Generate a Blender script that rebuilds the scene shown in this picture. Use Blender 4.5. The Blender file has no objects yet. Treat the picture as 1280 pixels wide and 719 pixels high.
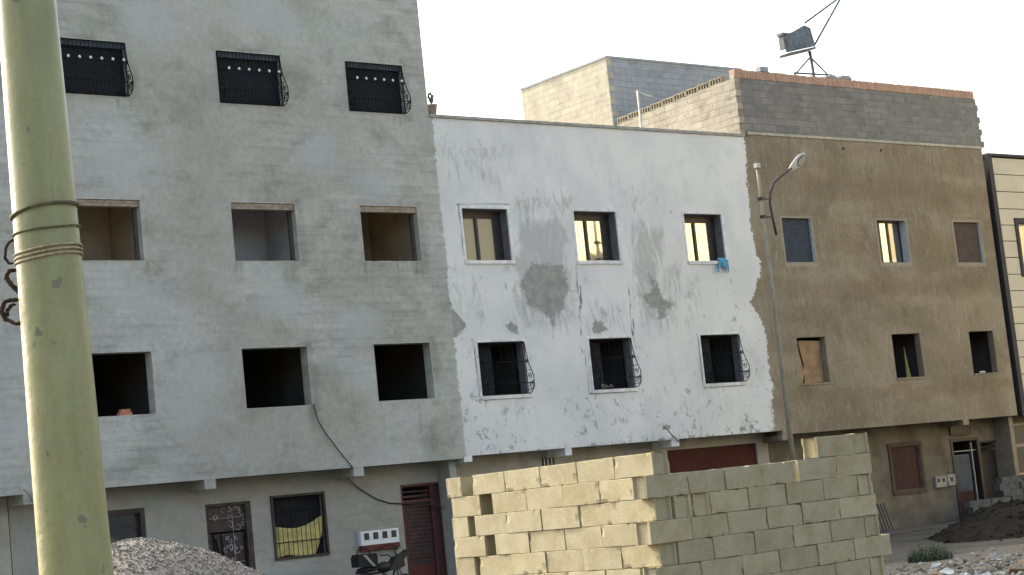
import bpy, math, random
import numpy as np
from mathutils import Vector, Matrix, noise
random.seed(7)
R = math.radians
scene = bpy.context.scene
C = scene.collection

# ------------------------------------------------------------------ node helper
class N:
    def __init__(s, name, rough=0.85, spec=0.3, metal=0.0):
        s.m = bpy.data.materials.new(name); s.m.use_nodes = True
        s.t = s.m.node_tree; s.b = s.t.nodes['Principled BSDF']
        s.b.inputs['Roughness'].default_value = rough
        s.b.inputs['Specular IOR Level'].default_value = spec
        s.b.inputs['Metallic'].default_value = metal
        s._pos = None
    def new(s, k): return s.t.nodes.new(k)
    def lk(s, a, b):
        if hasattr(a, 'links') or isinstance(a, bpy.types.NodeSocket): s.t.links.new(a, b)
        elif isinstance(a, (int, float)):
            b.default_value = a if not hasattr(b.default_value, '__len__') else (a, a, a, 1)
        else: b.default_value = (*a, 1) if len(a) == 3 and len(b.default_value) == 4 else a
    @property
    def pos(s):
        if s._pos is None: s._pos = s.new('ShaderNodeNewGeometry').outputs['Position']
        return s._pos
    def obj(s): return s.new('ShaderNodeTexCoord').outputs['Object']
    def rnd(s): return s.new('ShaderNodeObjectInfo').outputs['Random']
    def attr(s, n):
        a = s.new('ShaderNodeAttribute'); a.attribute_name = n; return a.outputs['Fac']
    def scl(s, v, k, off=(0,0,0)):
        m = s.new('ShaderNodeMapping'); s.lk(v, m.inputs['Vector']); m.inputs['Scale'].default_value = k
        m.inputs['Location'].default_value = off; return m.outputs[0]
    def noise(s, sc, det=4, ro=.55, v=None, dist=0):
        n = s.new('ShaderNodeTexNoise'); s.lk(v if v is not None else s.pos, n.inputs['Vector'])
        n.inputs['Scale'].default_value = sc; n.inputs['Detail'].default_value = det
        n.inputs['Roughness'].default_value = ro; n.inputs['Distortion'].default_value = dist
        return n.outputs['Fac']
    def voro(s, sc, v=None, feat='F1', out='Distance'):
        n = s.new('ShaderNodeTexVoronoi'); s.lk(v if v is not None else s.pos, n.inputs['Vector'])
        n.inputs['Scale'].default_value = sc; n.feature = feat; return n.outputs[out]
    def math(s, op, a, b=0.0, c=0.0):
        n = s.new('ShaderNodeMath'); n.operation = op; s.lk(a, n.inputs[0]); s.lk(b, n.inputs[1]); s.lk(c, n.inputs[2])
        return n.outputs[0]
    def step(s, x, lo, hi, o0=0.0, o1=1.0):
        n = s.new('ShaderNodeMapRange'); n.interpolation_type = 'SMOOTHSTEP'; s.lk(x, n.inputs[0])
        for i, q in enumerate((lo, hi, o0, o1)): n.inputs[i+1].default_value = q
        return n.outputs[0]
    def mix(s, f, a, b, mode='MIX'):
        n = s.new('ShaderNodeMix'); n.data_type = 'RGBA'; n.blend_type = mode
        s.lk(f, n.inputs[0]); s.lk(a, n.inputs[6]); s.lk(b, n.inputs[7]); return n.outputs[2]
    def bump(s, h, st=.3, d=.02):
        n = s.new('ShaderNodeBump'); n.inputs['Strength'].default_value = st; n.inputs['Distance'].default_value = d
        s.lk(h, n.inputs['Height']); s.t.links.new(n.outputs[0], s.b.inputs['Normal'])
    def col(s, c): s.lk(c, s.b.inputs['Base Color']); return s.m
    def brick(s, v, w, h, mortar=.01, c1=(1,1,1), c2=(1,1,1), cm=(0,0,0), soft=.5):
        n = s.new('ShaderNodeTexBrick'); s.lk(v, n.inputs['Vector']); n.inputs['Scale'].default_value = 1
        n.inputs['Brick Width'].default_value = w; n.inputs['Row Height'].default_value = h
        n.inputs['Mortar Size'].default_value = mortar; n.inputs['Mortar Smooth'].default_value = soft
        s.lk(c1, n.inputs['Color1']); s.lk(c2, n.inputs['Color2']); s.lk(cm, n.inputs['Mortar'])
        return n.outputs['Color'], n.outputs['Fac']
    def plane_vec(s, ax='xz', warp=0.0):
        sep = s.new('ShaderNodeSeparateXYZ'); s.lk(s.pos, sep.inputs[0])
        cb = s.new('ShaderNodeCombineXYZ')
        a = sep.outputs['XYZ'.index(ax[0].upper())]; b = sep.outputs['XYZ'.index(ax[1].upper())]
        if warp:
            a = s.math('ADD', a, s.math('MULTIPLY', s.math('SUBTRACT', s.noise(1.7, 2), .5), warp))
            b = s.math('ADD', b, s.math('MULTIPLY', s.math('SUBTRACT', s.noise(2.3, 2), .5), warp))
        s.lk(a, cb.inputs[0]); s.lk(b, cb.inputs[1]); return cb.outputs[0]

def plain(name, c, rough=.7, var=.25, sc=6, spec=.3, metal=0, bump=.15):
    n = N(name, rough, spec, metal)
    f = n.noise(sc, 5, .6); d = tuple(q*(1-var) for q in c); l = tuple(min(1, q*(1+var*.6)) for q in c)
    if bump: n.bump(n.noise(sc*6, 4), bump, .01)
    return n.col(n.mix(n.step(f, .3, .7), d, l))

def grey_render_color(n, warm=0.0):
    """cement render: blotches, darker damp clouds, block courses telegraphing through"""
    big = n.step(n.noise(.26, 5, .6, dist=.4), .38, .62)
    c = n.mix(big, (.37,.376,.345), (.455,.47,.445))
    mid = n.step(n.noise(.75, 6, .62, n.scl(n.pos, (1,1,1.5)), dist=.6), .48, .70)
    c = n.mix(n.math('MULTIPLY', mid, .62), c, (.25,.26,.215))
    lt = n.step(n.noise(.5, 5, .6, n.scl(n.pos, (.8,1,1.3), (3,3,11)), dist=.5), .52, .72)
    c = n.mix(n.math('MULTIPLY', lt, .55), c, (.46,.495,.49))
    grn = n.step(n.noise(.55, 4, .6, n.scl(n.pos, (1,1,.8), (7,3,1))), .50, .72)
    c = n.mix(n.math('MULTIPLY', grn, .45), c, (.32,.355,.295))
    # horizontal courses, stronger here and there, each course a slightly different tone
    bc, bf = n.brick(n.plane_vec('xz', .07), .5, .205, .030, (.42,.42,.42), (.60,.60,.60), (.5,.5,.5), 1)
    msk = n.step(n.noise(.30, 3, .5, n.scl(n.pos, (1,1,1), (2,9,4))), .40, .60)
    c = n.mix(n.math('MULTIPLY', msk, .55), c, bc, 'OVERLAY')
    sep = n.new('ShaderNodeSeparateXYZ'); n.lk(n.pos, sep.inputs[0])
    zz = n.math('ADD', sep.outputs[2], n.math('MULTIPLY', n.noise(.9, 3), .12))
    ln = n.step(n.math('ABSOLUTE', n.math('SUBTRACT', n.math('FRACT', n.math('MULTIPLY', zz, 4.878)), .5)), .24, .5)
    c = n.mix(n.math('MULTIPLY', n.math('MULTIPLY', ln, msk), n.step(n.noise(1.8, 4, .6, n.scl(n.pos, (.6,1,2.5))), .40, .62, .06, .34)), c, (.22,.225,.21))
    st = n.step(n.noise(1.0, 7, .7, n.scl(n.pos, (3.0,1,.5))), .55, .78)
    c = n.mix(n.math('MULTIPLY', st, .34), c, (.20,.20,.165))
    fine = n.noise(7, 7, .72)
    c = n.mix(.65, c, n.mix(fine, (.25,.25,.25), (.78,.78,.78)), 'OVERLAY')
    spk = n.step(n.noise(4.5, 5, .72, n.scl(n.pos, (.9,1,1.7), (5,5,5))), .65, .72)
    return n.mix(n.math('MULTIPLY', spk, .45), c, (.15,.145,.125))

def brown_render_color(n):
    big = n.step(n.noise(.33, 5, .6, n.scl(n.pos, (1,1,1.6)), dist=.5), .36, .66)
    c = n.mix(big, (.215,.187,.135), (.305,.270,.203))
    red = n.step(n.noise(.42, 4, .6, n.scl(n.pos, (.35,1,1.9), (3,1,8))), .48, .66)
    c = n.mix(n.math('MULTIPLY', red, .6), c, (.21,.163,.112))
    # sweeping trowel marks: strongly distorted fine streaks
    for off, sx, sz, d in ((0, 3.4, .75, 2.0), (20, 5.5, 1.3, 1.6)):
        v = n.noise(1.0, 6, .68, n.scl(n.pos, (sx,1,sz), (off,off,off)), dist=d)
        zone = n.step(n.noise(.55, 3, .5, n.scl(n.pos, (1,1,1), (off+4,4,off))), .40, .58)
        c = n.mix(n.math('MULTIPLY', n.math('MULTIPLY', n.step(v, .54, .66), zone), .34), c, (.41,.37,.29))
        c = n.mix(n.math('MULTIPLY', n.math('MULTIPLY', n.step(v, .47, .36), zone), .30), c, (.15,.125,.086))
    sepb = n.new('ShaderNodeSeparateXYZ'); n.lk(n.pos, sepb.inputs[0]); zb = n.math('ADD', sepb.outputs[2], n.math('MULTIPLY', n.math('SUBTRACT', n.noise(.9, 5, .6), .5), 1.3))
    for zc, wd in ((10.15,.5), (7.15,.45), (4.0,.3)):
        bd = n.step(n.math('ABSOLUTE', n.math('SUBTRACT', zb, zc)), wd, wd*.3)
        c = n.mix(n.math('MULTIPLY', bd, .42), c, (.19,.142,.097))
    dk = n.step(n.noise(1.1, 6, .7, n.scl(n.pos, (1.6,1,.7), (1,2,9))), .54, .76)
    c = n.mix(n.math('MULTIPLY', dk, .45), c, (.10,.085,.06))
    fine = n.noise(9, 7, .75)
    return n.mix(.7, c, n.mix(fine, (.22,.22,.22), (.82,.82,.82)), 'OVERLAY')

def mat_grey():
    n = N('grey_render', .93, .2); n.bump(n.noise(7, 8, .7), .35, .03)
    c = grey_render_color(n); d = n.math('ADD', n.attr('damp'), n.math('MULTIPLY', n.math('SUBTRACT', n.noise(1.3, 7, .70, dist=.9), .5), 1.5))
    c = n.mix(n.math('MULTIPLY', n.step(d, .25, 1.0), .62), c, n.mix(1.0, c, (.58,.59,.50), 'MULTIPLY'))
    c = n.mix(n.math('MULTIPLY', n.step(d, -.2, -.9), .60), c, (.46,.495,.50))
    return n.col(c)
def mat_grey_shaded():
    n = N('grey_render_shaded', .93, .2); n.bump(n.noise(7, 8, .7), .3, .03)
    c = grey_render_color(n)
    return n.col(n.mix(.45, c, (.25,.245,.215)))  # same render, with the shade under the overhang mixed into its colour
def mat_brown():
    n = N('brown_render', .93, .2); n.bump(n.noise(6, 8, .72), .45, .04)
    c = brown_render_color(n)
    # light grey mortar collars left round the shutters
    col = n.attr('collar'); s = n.step(n.math('ADD', col, n.math('MULTIPLY', n.math('SUBTRACT', n.noise(26, 3), .5), .9)), .5, .62)
    return n.col(n.mix(n.math('MULTIPLY', s, .6), c, (.38,.36,.32)))
def mat_white():
    n = N('peeling_white_paint', .8, .3)
    cl = n.step(n.noise(.5, 5, .6), .35, .65)
    w = n.mix(cl, (.66,.685,.695), (.76,.775,.77))
    w = n.mix(n.math('MULTIPLY', n.step(n.noise(1.6, 6, .65, n.scl(n.pos, (1,1,.7), (4,1,1))), .48, .72), .42), w, (.53,.56,.59))
    # dirt speckles and short scrapes
    sepw = n.new('ShaderNodeSeparateXYZ'); n.lk(n.pos, sepw.inputs[0]); low = n.step(sepw.outputs[2], 8.5, 3.2)
    sp = n.step(n.math('ADD', n.noise(4.2, 6, .78, n.scl(n.pos, (1.1,1,.9), (3,3,3)), dist=.5), n.math('MULTIPLY', low, .065)), .63, .675)
    zone = n.step(n.noise(.75, 4, .6, n.scl(n.pos, (1,1,1), (6,6,1))), .36, .50)
    w = n.mix(n.math('MULTIPLY', n.math('MULTIPLY', sp, zone), .75), w, (.27,.28,.29))
    wr = n.attr('wear')
    # washed-out film
    film = n.step(n.math('ADD', n.attr('film'), n.math('MULTIPLY', n.math('SUBTRACT', n.noise(1.3, 7, .70, n.scl(n.pos, (1.9,1,.6)), dist=2.6), .5), 2.2)), .32, .86)
    w = n.mix(n.math('MULTIPLY', film, .72), w, (.40,.415,.415))
    jit = n.math('ADD', n.math('MULTIPLY', n.math('SUBTRACT', n.noise(7.5, 7, .78), .5), 1.5), n.math('MULTIPLY', n.math('SUBTRACT', n.noise(2.2, 4, .6, n.scl(n.pos, (1,1,1), (8,1,1))), .5), .9))
    bare = n.step(n.math('ADD', wr, jit), .47, .55)
    cem = n.mix(n.step(n.noise(4, 5, .6), .3, .7), (.27,.28,.27), (.37,.375,.36))
    rim = n.math('SUBTRACT', n.step(n.math('ADD', wr, jit), .40, .47), bare)
    w = n.mix(n.math('MULTIPLY', rim, .25), w, (.2,.2,.2))
    c = n.mix(bare, w, cem)
    # neighbour's brown render showing past the ragged edge of the paint
    ej = n.math('MULTIPLY', n.math('SUBTRACT', n.noise(6, 8, .8, n.scl(n.pos, (1,1,1), (2,2,2))), .5), 2.3)
    sp2 = n.step(n.math('ADD', n.attr('spill'), ej), .48, .54)
    c = n.mix(sp2, c, brown_render_color(n))
    sp3 = n.step(n.math('ADD', n.attr('spillgrey'), ej), .48, .54)
    c = n.mix(sp3, c, grey_render_color(n))
    cr = n.step(n.attr('crack'), .35, .8)
    c = n.mix(n.math('MULTIPLY', cr, n.step(n.noise(5, 4, .7), .32, .5)), c, (.17,.17,.17))
    n.bump(n.math('SUBTRACT', n.math('MULTIPLY', n.noise(8, 7, .7), .5), n.math('MULTIPLY', bare, .6)), .35, .02)
    return n.col(c)
def mat_blockwall(name, c1, c2, cm, ax, w=.5, h=.2, mort=.014, off=(0,0,0), dark=.5, holes=.0):
    n = N(name, .95, .15)
    v = n.scl(n.plane_vec(ax, .03), (1,1,1), off)
    c, f = n.brick(v, w, h, mort, c1, c2, cm, .3)
    c = n.mix(n.step(n.noise(1.1, 5, .65, n.scl(n.pos, (1,1,1), (3,8,3))), .42, .62, .0, .75), c, n.mix(.5, c1, c2))
    c = n.mix(.75, c, n.mix(n.noise(1.7, 7, .7), (.22,.22,.22), (.78,.78,.78)), 'OVERLAY')
    c = n.mix(n.math('MULTIPLY', n.step(n.noise(2.2, 7, .72), .50, .72), dark), c, tuple(q*.55 for q in c1))
    c = n.mix(.5, c, n.mix(n.noise(22, 4, .7), (.3,.3,.3), (.75,.75,.75)), 'OVERLAY')
    n.bump(n.math('SUBTRACT', n.noise(20, 5), n.math('MULTIPLY', f, 1.2)), .6, .02)
    return n.col(c)
def mat_block():
    n = N('concrete_block', .95, .15)
    v = n.new('ShaderNodeTexCoord').outputs['Object']
    r = n.rnd()
    vv = n.new('ShaderNodeVectorMath'); vv.operation = 'ADD'; n.lk(v, vv.inputs[0])
    cb = n.new('ShaderNodeCombineXYZ'); n.lk(n.math('MULTIPLY', r, 40), cb.inputs[0]); n.lk(n.math('MULTIPLY', r, 17), cb.inputs[1])
    n.lk(cb.outputs[0], vv.inputs[1]); v = vv.outputs[0]
    c = n.mix(r, (.36,.325,.215), (.455,.408,.275))
    r2 = n.math('FRACT', n.math('MULTIPLY', r, 7.31))
    c = n.mix(n.math('MULTIPLY', r2, .6), c, (.35,.33,.235))
    c = n.mix(n.step(n.noise(5, 5, .6, v), .35, .7), c, n.mix(1.0, c, (.84,.80,.74), 'MULTIPLY'))
    ro = n.step(n.noise(3, 3, .6, v), .62, .78)
    c = n.mix(n.math('MULTIPLY', ro, .45), c, (.33,.21,.12))
    g = n.noise(75, 4, .75, v)
    c = n.mix(.75, c, n.mix(g, (.2,.2,.2), (.82,.82,.82)), 'OVERLAY')
    pit = n.step(n.voro(60, v), .0, .22, 1, 0)
    c = n.mix(n.math('MULTIPLY', pit, n.step(n.noise(9, 3, .6, v), .5, .62)), c, (.2,.17,.11))
    n.bump(n.noise(60, 5, .8, v), .8, .006)
    return n.col(c)

M = {}
M['grey'] = mat_grey(); M['grey_shaded'] = mat_grey_shaded(); M['brown'] = mat_brown(); M['white'] = mat_white(); M['block'] = mat_block()
M['roof_front'] = mat_blockwall('blue_grey_blockwork', (.19,.192,.188), (.245,.245,.235), (.175,.175,.168), 'xz', mort=.012, dark=.6)
M['roof_side'] = mat_blockwall('sunlit_blockwork', (.43,.40,.32), (.49,.455,.365), (.36,.33,.265), 'yz', mort=.012, dark=.5)  # bare blocks again, with the sun's warmth on this side put into the colour
M['roof_back'] = mat_blockwall('pale_blockwork', (.30,.335,.37), (.34,.37,.40), (.25,.28,.31), 'xz', dark=.3)
M['roof_side_low'] = mat_blockwall('dim_sunlit_blockwork', (.34,.315,.26), (.41,.38,.31), (.27,.245,.20), 'yz', mort=.016, dark=.75)  # grey blocks tinted warm for the weaker sun on the lower side wall
M['brick'] = mat_blockwall('orange_brick', (.44,.285,.215), (.50,.335,.26), (.40,.31,.25), 'xz', w=.11, h=.5, mort=.008, dark=.3)
M['cement_line'] = plain('cement_ledge', (.44,.42,.35), .9); M['lip'] = plain('pale_lip', (.50,.50,.46), .9)
M['ledge_grey'] = plain('grey_ledge', (.36,.36,.34), .9)
M['white_trim'] = plain('white_trim', (.74,.76,.77), .8, .2, 5)
M['cream_wall'] = plain('cream_wall', (.40,.385,.33), .9, .2, 2)
M['tan_wall'] = plain('tan_wall', (.155,.14,.108), .9, .35, 1.2)
M['iron'] = plain('black_iron', (.012,.013,.015), .8, .3, 20, .12, 0, 0)
M['room_dark'] = plain('unlit_room_plaster', (.085,.08,.078), .95, .3, 1)  # wall colour darkened to stand in for the gloom of unlit rooms
M['room_brown'] = plain('brown_plaster', (.42,.35,.25), .95, .2, 1)
M['room_grey'] = plain('grey_plaster', (.42,.42,.43), .95, .2, 1)
M['wood'] = plain('pale_wood', (.36,.31,.25), .8, .3, 9)
M['dark_frame'] = plain('dark_frame', (.035,.03,.03), .5, .2, 8, .4)
M['screen_cloth'] = plain('dark_curtain', (.018,.021,.027), .9, .25, 3)
M['white_ball'] = plain('white_rosette', (.8,.8,.82), .5, .1, 9)
M['rusty'] = plain('rusty_wire', (.055,.035,.028), .9, .5, 40)
M['rope'] = plain('rope_fibre', (.40,.34,.22), .9, .35, 60)
M['rope_dark'] = plain('old_rope', (.13,.12,.07), .9, .35, 60)
M['red_door'] = plain('red_brown_door', (.10,.022,.018), .6, .3, 2)
M['garage_red'] = plain('garage_red', (.06,.009,.010), .7, .25, 1.4, bump=.05)
M['door_dark'] = plain('dark_door', (.04,.032,.032), .6, .3, 6)
M['iron_brown'] = plain('brown_iron_door', (.065,.048,.043), .7, .4, 5)
M['pale_scroll'] = plain('pale_scrollwork', (.36,.35,.34), .7, .3, 9)
M['shutter_blue'] = plain('blue_grey_shutter', (.055,.075,.10), .6, .2, 5)
M['shutter_brown'] = plain('brown_shutter', (.105,.08,.072), .7, .2, 5)
M['shutter_red'] = plain('red_brown_shutter', (.055,.024,.022), .7, .25, 5)
M['alu'] = plain('pale_jamb', (.52,.58,.62), .6, .15, 4)
M['plywood'] = plain('plywood', (.32,.22,.13), .8, .3, 3)
M['blue_cloth'] = plain('blue_cloth', (.10,.34,.52), .9, .2, 5)
M['yellow_cloth'] = plain('yellow_cloth', (.56,.50,.20), .9, .3, 5)
M['meter_white'] = plain('meter_box_white', (.70,.74,.76), .5, .1, 6)
M['meter_grey'] = plain('meter_grey', (.30,.30,.28), .6)
M['meter_red'] = plain('meter_box_red', (.11,.022,.024), .6, .3, 6)
M['galv'] = plain('galvanised_steel', (.30,.31,.30), .6, .2, 5, .5, .3)
M['lamp_dark'] = plain('lamp_arm_dark', (.05,.05,.052), .5, .2, 9)
M['lamp_head'] = plain('lamp_head_grey', (.52,.52,.50), .5, .1, 9)
M['lens'] = plain('lamp_lens', (.33,.34,.32), .25, .1, 9, .5, 0, 0)
M['dish_blue'] = plain('blue_grey_metal', (.10,.135,.18), .6, .3, 7, .4)
M['dish_dark'] = plain('dark_metal', (.10,.11,.12), .6, .3, 9, .4)
M['pvc'] = plain('pale_pipe', (.45,.44,.40), .6, .2, 9)
M['cable'] = plain('black_cable', (.03,.03,.03), .6, .1, 9, bump=0)
M['terracotta'] = plain('pale_pot', (.42,.37,.31), .9, .2, 9)
M['leaf'] = plain('dull_leaf', (.22,.23,.20), .8, .4, 14)
M['bushleaf'] = plain('weed_leaf', (.065,.085,.048), .8, .5, 9)
M['blk_brick'] = plain('red_brick', (.45,.20,.13), .9, .2, 20)
M['rubber'] = plain('black_rubber', (.02,.02,.02), .8, .2, 20)
M['bike_black'] = plain('black_plastic', (.010,.011,.013), .6, .2, 9, .5, 0, 0)
M['chrome'] = plain('chrome', (.5,.5,.5), .25, .1, 9, .5, .9, 0)
M['panel'] = plain('cream_panel', (.56,.52,.42), .6, .06, 1.5, bump=.03)
M['black_trim'] = plain('black_trim', (.035,.037,.042), .6, .2, 5)
M['greyblock'] = plain('dusty_block', (.105,.112,.118), .95, .35, 6)
M['pallet'] = plain('grey_wood', (.15,.13,.11), .9, .3, 12)
M['opposite'] = plain('cream_facade_opposite', (.72,.62,.36), .9, .1, .6)

def glass_mat(name, c=(.05,.055,.06), rough=.04):
    n = N(name, rough, .9); n.b.inputs['IOR'].default_value = 2.1
    n.bump(n.noise(1.2, 2), .05, .05); return n.col(c)
M['glass'] = glass_mat('window_glass')
M['glass_sun'] = glass_mat('coated_glass', (.10,.09,.05)); M['glass_sun'].node_tree.nodes['Principled BSDF'].inputs['IOR'].default_value = 3.2

M['glass_dim_reflection'] = glass_mat('dim_reflection_glass', (.20,.20,.145), .3); M['glass_dim_reflection'].node_tree.nodes['Principled BSDF'].inputs['IOR'].default_value = 1.6  # grey-green of a duller reflection put into the pane's own colour
M['glass_dull'] = glass_mat('dull_glass', (.03,.03,.03), .4); M['glass_dull'].node_tree.nodes['Principled BSDF'].inputs['IOR'].default_value = 1.35
def mat_pole():
    n = N('pole_yellow_paint', .34, .5)
    c = n.mix(n.step(n.noise(3, 5, .6, n.scl(n.pos, (3,3,.6))), .3, .7), (.225,.23,.10), (.30,.30,.145))
    c = n.mix(n.math('MULTIPLY', n.step(n.noise(14, 5, .6, n.scl(n.pos, (1,1,.25))), .5, .75), .35), c, (.20,.215,.12))
    sc = n.step(n.noise(30, 4, .6, n.scl(n.pos, (.7,.7,1.5))), .665, .71)
    c = n.mix(n.math('MULTIPLY', sc, .6), c, (.16,.14,.08))
    sc2 = n.step(n.noise(12, 3, .5, n.scl(n.pos, (1,1,.8), (3,3,3))), .69, .71)
    c = n.mix(n.math('MULTIPLY', sc2, .7), c, (.12,.12,.09))
    drip = n.step(n.noise(9, 6, .7, n.scl(n.pos, (2.2,2.2,.16), (5,1,2))), .60, .74)
    c = n.mix(n.math('MULTIPLY', drip, .45), c, (.15,.135,.065))
    rust = n.step(n.noise(7, 7, .78, n.scl(n.pos, (1.5,1.5,.5), (1,8,2))), .665, .70)
    c = n.mix(n.math('MULTIPLY', rust, .75), c, (.11,.07,.035))
    pale = n.step(n.noise(5, 5, .6, n.scl(n.pos, (1,1,.3), (8,8,2))), .5, .72)
    c = n.mix(n.math('MULTIPLY', pale, .4), c, (.36,.37,.22))
    c = n.mix(.35, c, n.mix(n.noise(45, 5, .75), (.25,.25,.25), (.75,.75,.75)), 'OVERLAY')
    n.bump(n.math('ADD', n.noise(26, 5, .6), n.math('MULTIPLY', n.noise(5, 3, .5), 3)), .35, .006); return n.col(c)
M['pole'] = mat_pole()
def mat_ground():
    n = N('dusty_ground', 1, .1)
    c = n.mix(n.step(n.noise(.5, 6, .6), .3, .7), (.095,.087,.070), (.155,.143,.118))
    c = n.mix(.6, c, n.mix(n.noise(9, 7, .75), (.2,.2,.2), (.8,.8,.8)), 'OVERLAY')
    c = n.mix(n.math('MULTIPLY', n.step(n.noise(4, 4, .6), .55, .65), .4), c, (.13,.12,.10))
    n.bump(n.noise(12, 8, .75), .7, .05); return n.col(c)
M['ground'] = mat_ground()
def mat_gravel():
    n = N('gravel', .9, .25)
    i = n.attr('tint'); c = n.mix(i, (.10,.094,.083), (.36,.34,.30))
    n.bump(n.noise(60, 3), .3, .005); return n.col(c)
M['gravel'] = mat_gravel()
def mat_rubble():
    n = N('rubble', .95, .15)
    i = n.attr('tint')
    r = n.new('ShaderNodeValToRGB'); n.lk(i, r.inputs[0]); e = r.color_ramp.elements
    e[0].color = (.10,.09,.07,1); e[1].color = (.50,.54,.53,1)
    for p, cc in ((.3,(.16,.145,.11,1)), (.5,(.24,.235,.20,1)), (.57,(.24,.15,.10,1)), (.64,(.27,.265,.24,1)), (.85,(.36,.39,.38,1))):
        x = r.color_ramp.elements.new(p); x.color = cc
    c = n.mix(.5, r.outputs[0], n.mix(n.noise(14, 5), (.3,.3,.3), (.75,.75,.75)), 'OVERLAY')
    n.bump(n.noise(25, 5), .5, .02); return n.col(c)
M['rubble'] = mat_rubble()
def mat_soil():
    n = N('dark_soil', 1, .1)
    c = n.mix(n.step(n.noise(1.5, 6, .6), .3, .7), (.020,.017,.014), (.038,.033,.027))
    n.bump(n.noise(14, 8, .75), .8, .05); return n.col(c)
M['soil'] = mat_soil()

# ------------------------------------------------------------------ mesh builder
ORG = {}
class MB:
    def __init__(s): s.v = []; s.f = []; s.mi = []; s.sm = []; s.cur = 0; s.smooth = False; s.tint = None
    def add(s, vs, fs):
        k = len(s.v); s.v += [tuple(q) for q in vs]
        for f in fs: s.f.append([i+k for i in f]); s.mi.append(s.cur); s.sm.append(s.smooth)
    def box(s, x0, x1, y0, y1, z0, z1, M4=None):
        vs = [(x,y,z) for x in (x0,x1) for y in (y0,y1) for z in (z0,z1)]
        if M4: vs = [tuple(M4 @ Vector(q)) for q in vs]
        s.add(vs, [(0,1,3,2),(4,6,7,5),(0,4,5,1),(2,3,7,6),(0,2,6,4),(1,5,7,3)]); return s
    def tube(s, pts, r, n=6, cap=True):
        pts = [Vector(p) for p in pts]; rr = r if isinstance(r, (list, tuple)) else [r]*len(pts)
        rings = []; up = None
        for i, p in enumerate(pts):
            t = (pts[min(i+1,len(pts)-1)] - pts[max(i-1,0)]).normalized()
            if up is None: up = t.orthogonal().normalized()
            up = (up - t*up.dot(t)).normalized(); w = t.cross(up)
            rings.append([p + (up*math.cos(a) + w*math.sin(a))*rr[i] for a in [2*math.pi*j/n for j in range(n)]])
        vs = [q for g in rings for q in g]; fs = []
        for i in range(len(pts)-1):
            for j in range(n):
                a = i*n+j; b = i*n+(j+1)%n; fs.append((a, b, b+n, a+n))
        if cap: fs += [tuple(range(n-1,-1,-1)), tuple(range((len(pts)-1)*n, len(pts)*n))]
        sm = s.smooth; s.smooth = True; s.add(vs, fs); s.smooth = sm; return s
    def ball(s, c, r, n=8, m=5, sc=(1,1,1)):
        vs = [(c[0], c[1], c[2]+r*sc[2])]; fs = []
        for i in range(1, m):
            a = math.pi*i/m
            for j in range(n):
                b = 2*math.pi*j/n; vs.append((c[0]+r*sc[0]*math.sin(a)*math.cos(b), c[1]+r*sc[1]*math.sin(a)*math.sin(b), c[2]+r*sc[2]*math.cos(a)))
        vs.append((c[0], c[1], c[2]-r*sc[2])); L = len(vs)-1
        for j in range(n): fs.append((0, 1+j, 1+(j+1)%n)); fs.append((L, L-n+(j+1)%n, L-n+j))
        for i in range(m-2):
            for j in range(n): a = 1+i*n+j; b = 1+i*n+(j+1)%n; fs.append((a, a+n, b+n, b))
        sm = s.smooth; s.smooth = True; s.add(vs, fs); s.smooth = sm; return s
    def prism(s, poly, axis, a, b):
        """poly of 2D points extruded along axis (0,1,2) from a to b"""
        def P(u, v, w): return [(w,u,v), (u,w,v), (u,v,w)][axis]
        n = len(poly); vs = [P(u,v,a) for u,v in poly] + [P(u,v,b) for u,v in poly]
        s.add(vs, [tuple(range(n)), tuple(range(2*n-1,n-1,-1))] + [(i,(i+1)%n,n+(i+1)%n,n+i) for i in range(n)]); return s
    def build(s, name, mats, parent=None, origin=None, label=None, fixn=True):
        if not isinstance(mats, (list, tuple)): mats = [mats]
        co = np.array(s.v, dtype=float)
        o = np.array(origin) if origin is not None else np.array([co[:,0].mean(), co[:,1].mean(), co[:,2].min()])
        me = bpy.data.meshes.new(name); me.from_pydata([tuple(q) for q in (co-o)], [], s.f)
        for m in mats: me.materials.append(m)
        me.polygons.foreach_set('material_index', s.mi); me.polygons.foreach_set('use_smooth', s.sm)
        if fixn:
            import bmesh
            b = bmesh.new(); b.from_mesh(me); bmesh.ops.recalc_face_normals(b, faces=b.faces); b.to_mesh(me); b.free()
        me.update()
        ob = bpy.data.objects.new(name, me); C.objects.link(ob); ORG[ob.name] = o
        if parent: ob.parent = parent; ob.location = tuple(o - ORG[parent.name])
        else: ob.location = tuple(o)
        if label: ob['label'] = label
        return ob
def tag(o, label=None, cat=None, group=None, kind=None):
    if label: o['label'] = label
    if cat: o['category'] = cat
    if group: o['group'] = group
    if kind: o['kind'] = kind
    return o
def empty(name, loc, label, cat, group=None):
    o = bpy.data.objects.new(name, None); C.objects.link(o); o.location = loc; ORG[o.name] = np.array(loc, dtype=float)
    o.empty_display_size = .3
    return tag(o, label, cat, group)
def box(name, mat, parent, *b, label=None): return MB().box(*b).build(name, mat, parent, label=label)

# ------------------------------------------------------------------ 2D wear masks
def seg_d(px, pz, a, b):
    dx, dz = b[0]-a[0], b[1]-a[1]; t = np.clip(((px-a[0])*dx + (pz-a[1])*dz)/(dx*dx+dz*dz+1e-12), 0, 1)
    return np.hypot(px-a[0]-t*dx, pz-a[1]-t*dz)
def poly_sd(px, pz, poly):
    d = np.full(px.shape, 1e9); ins = np.zeros(px.shape, bool); n = len(poly)
    for i in range(n):
        a, b = poly[i], poly[(i+1) % n]; d = np.minimum(d, seg_d(px, pz, a, b))
        c = ((a[1] > pz) != (b[1] > pz)); xx = (b[0]-a[0])*(pz-a[1])/((b[1]-a[1]) if b[1] != a[1] else 1e-9)+a[0]
        ins ^= c & (px < xx)
    return np.where(ins, d, -d)

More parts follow.
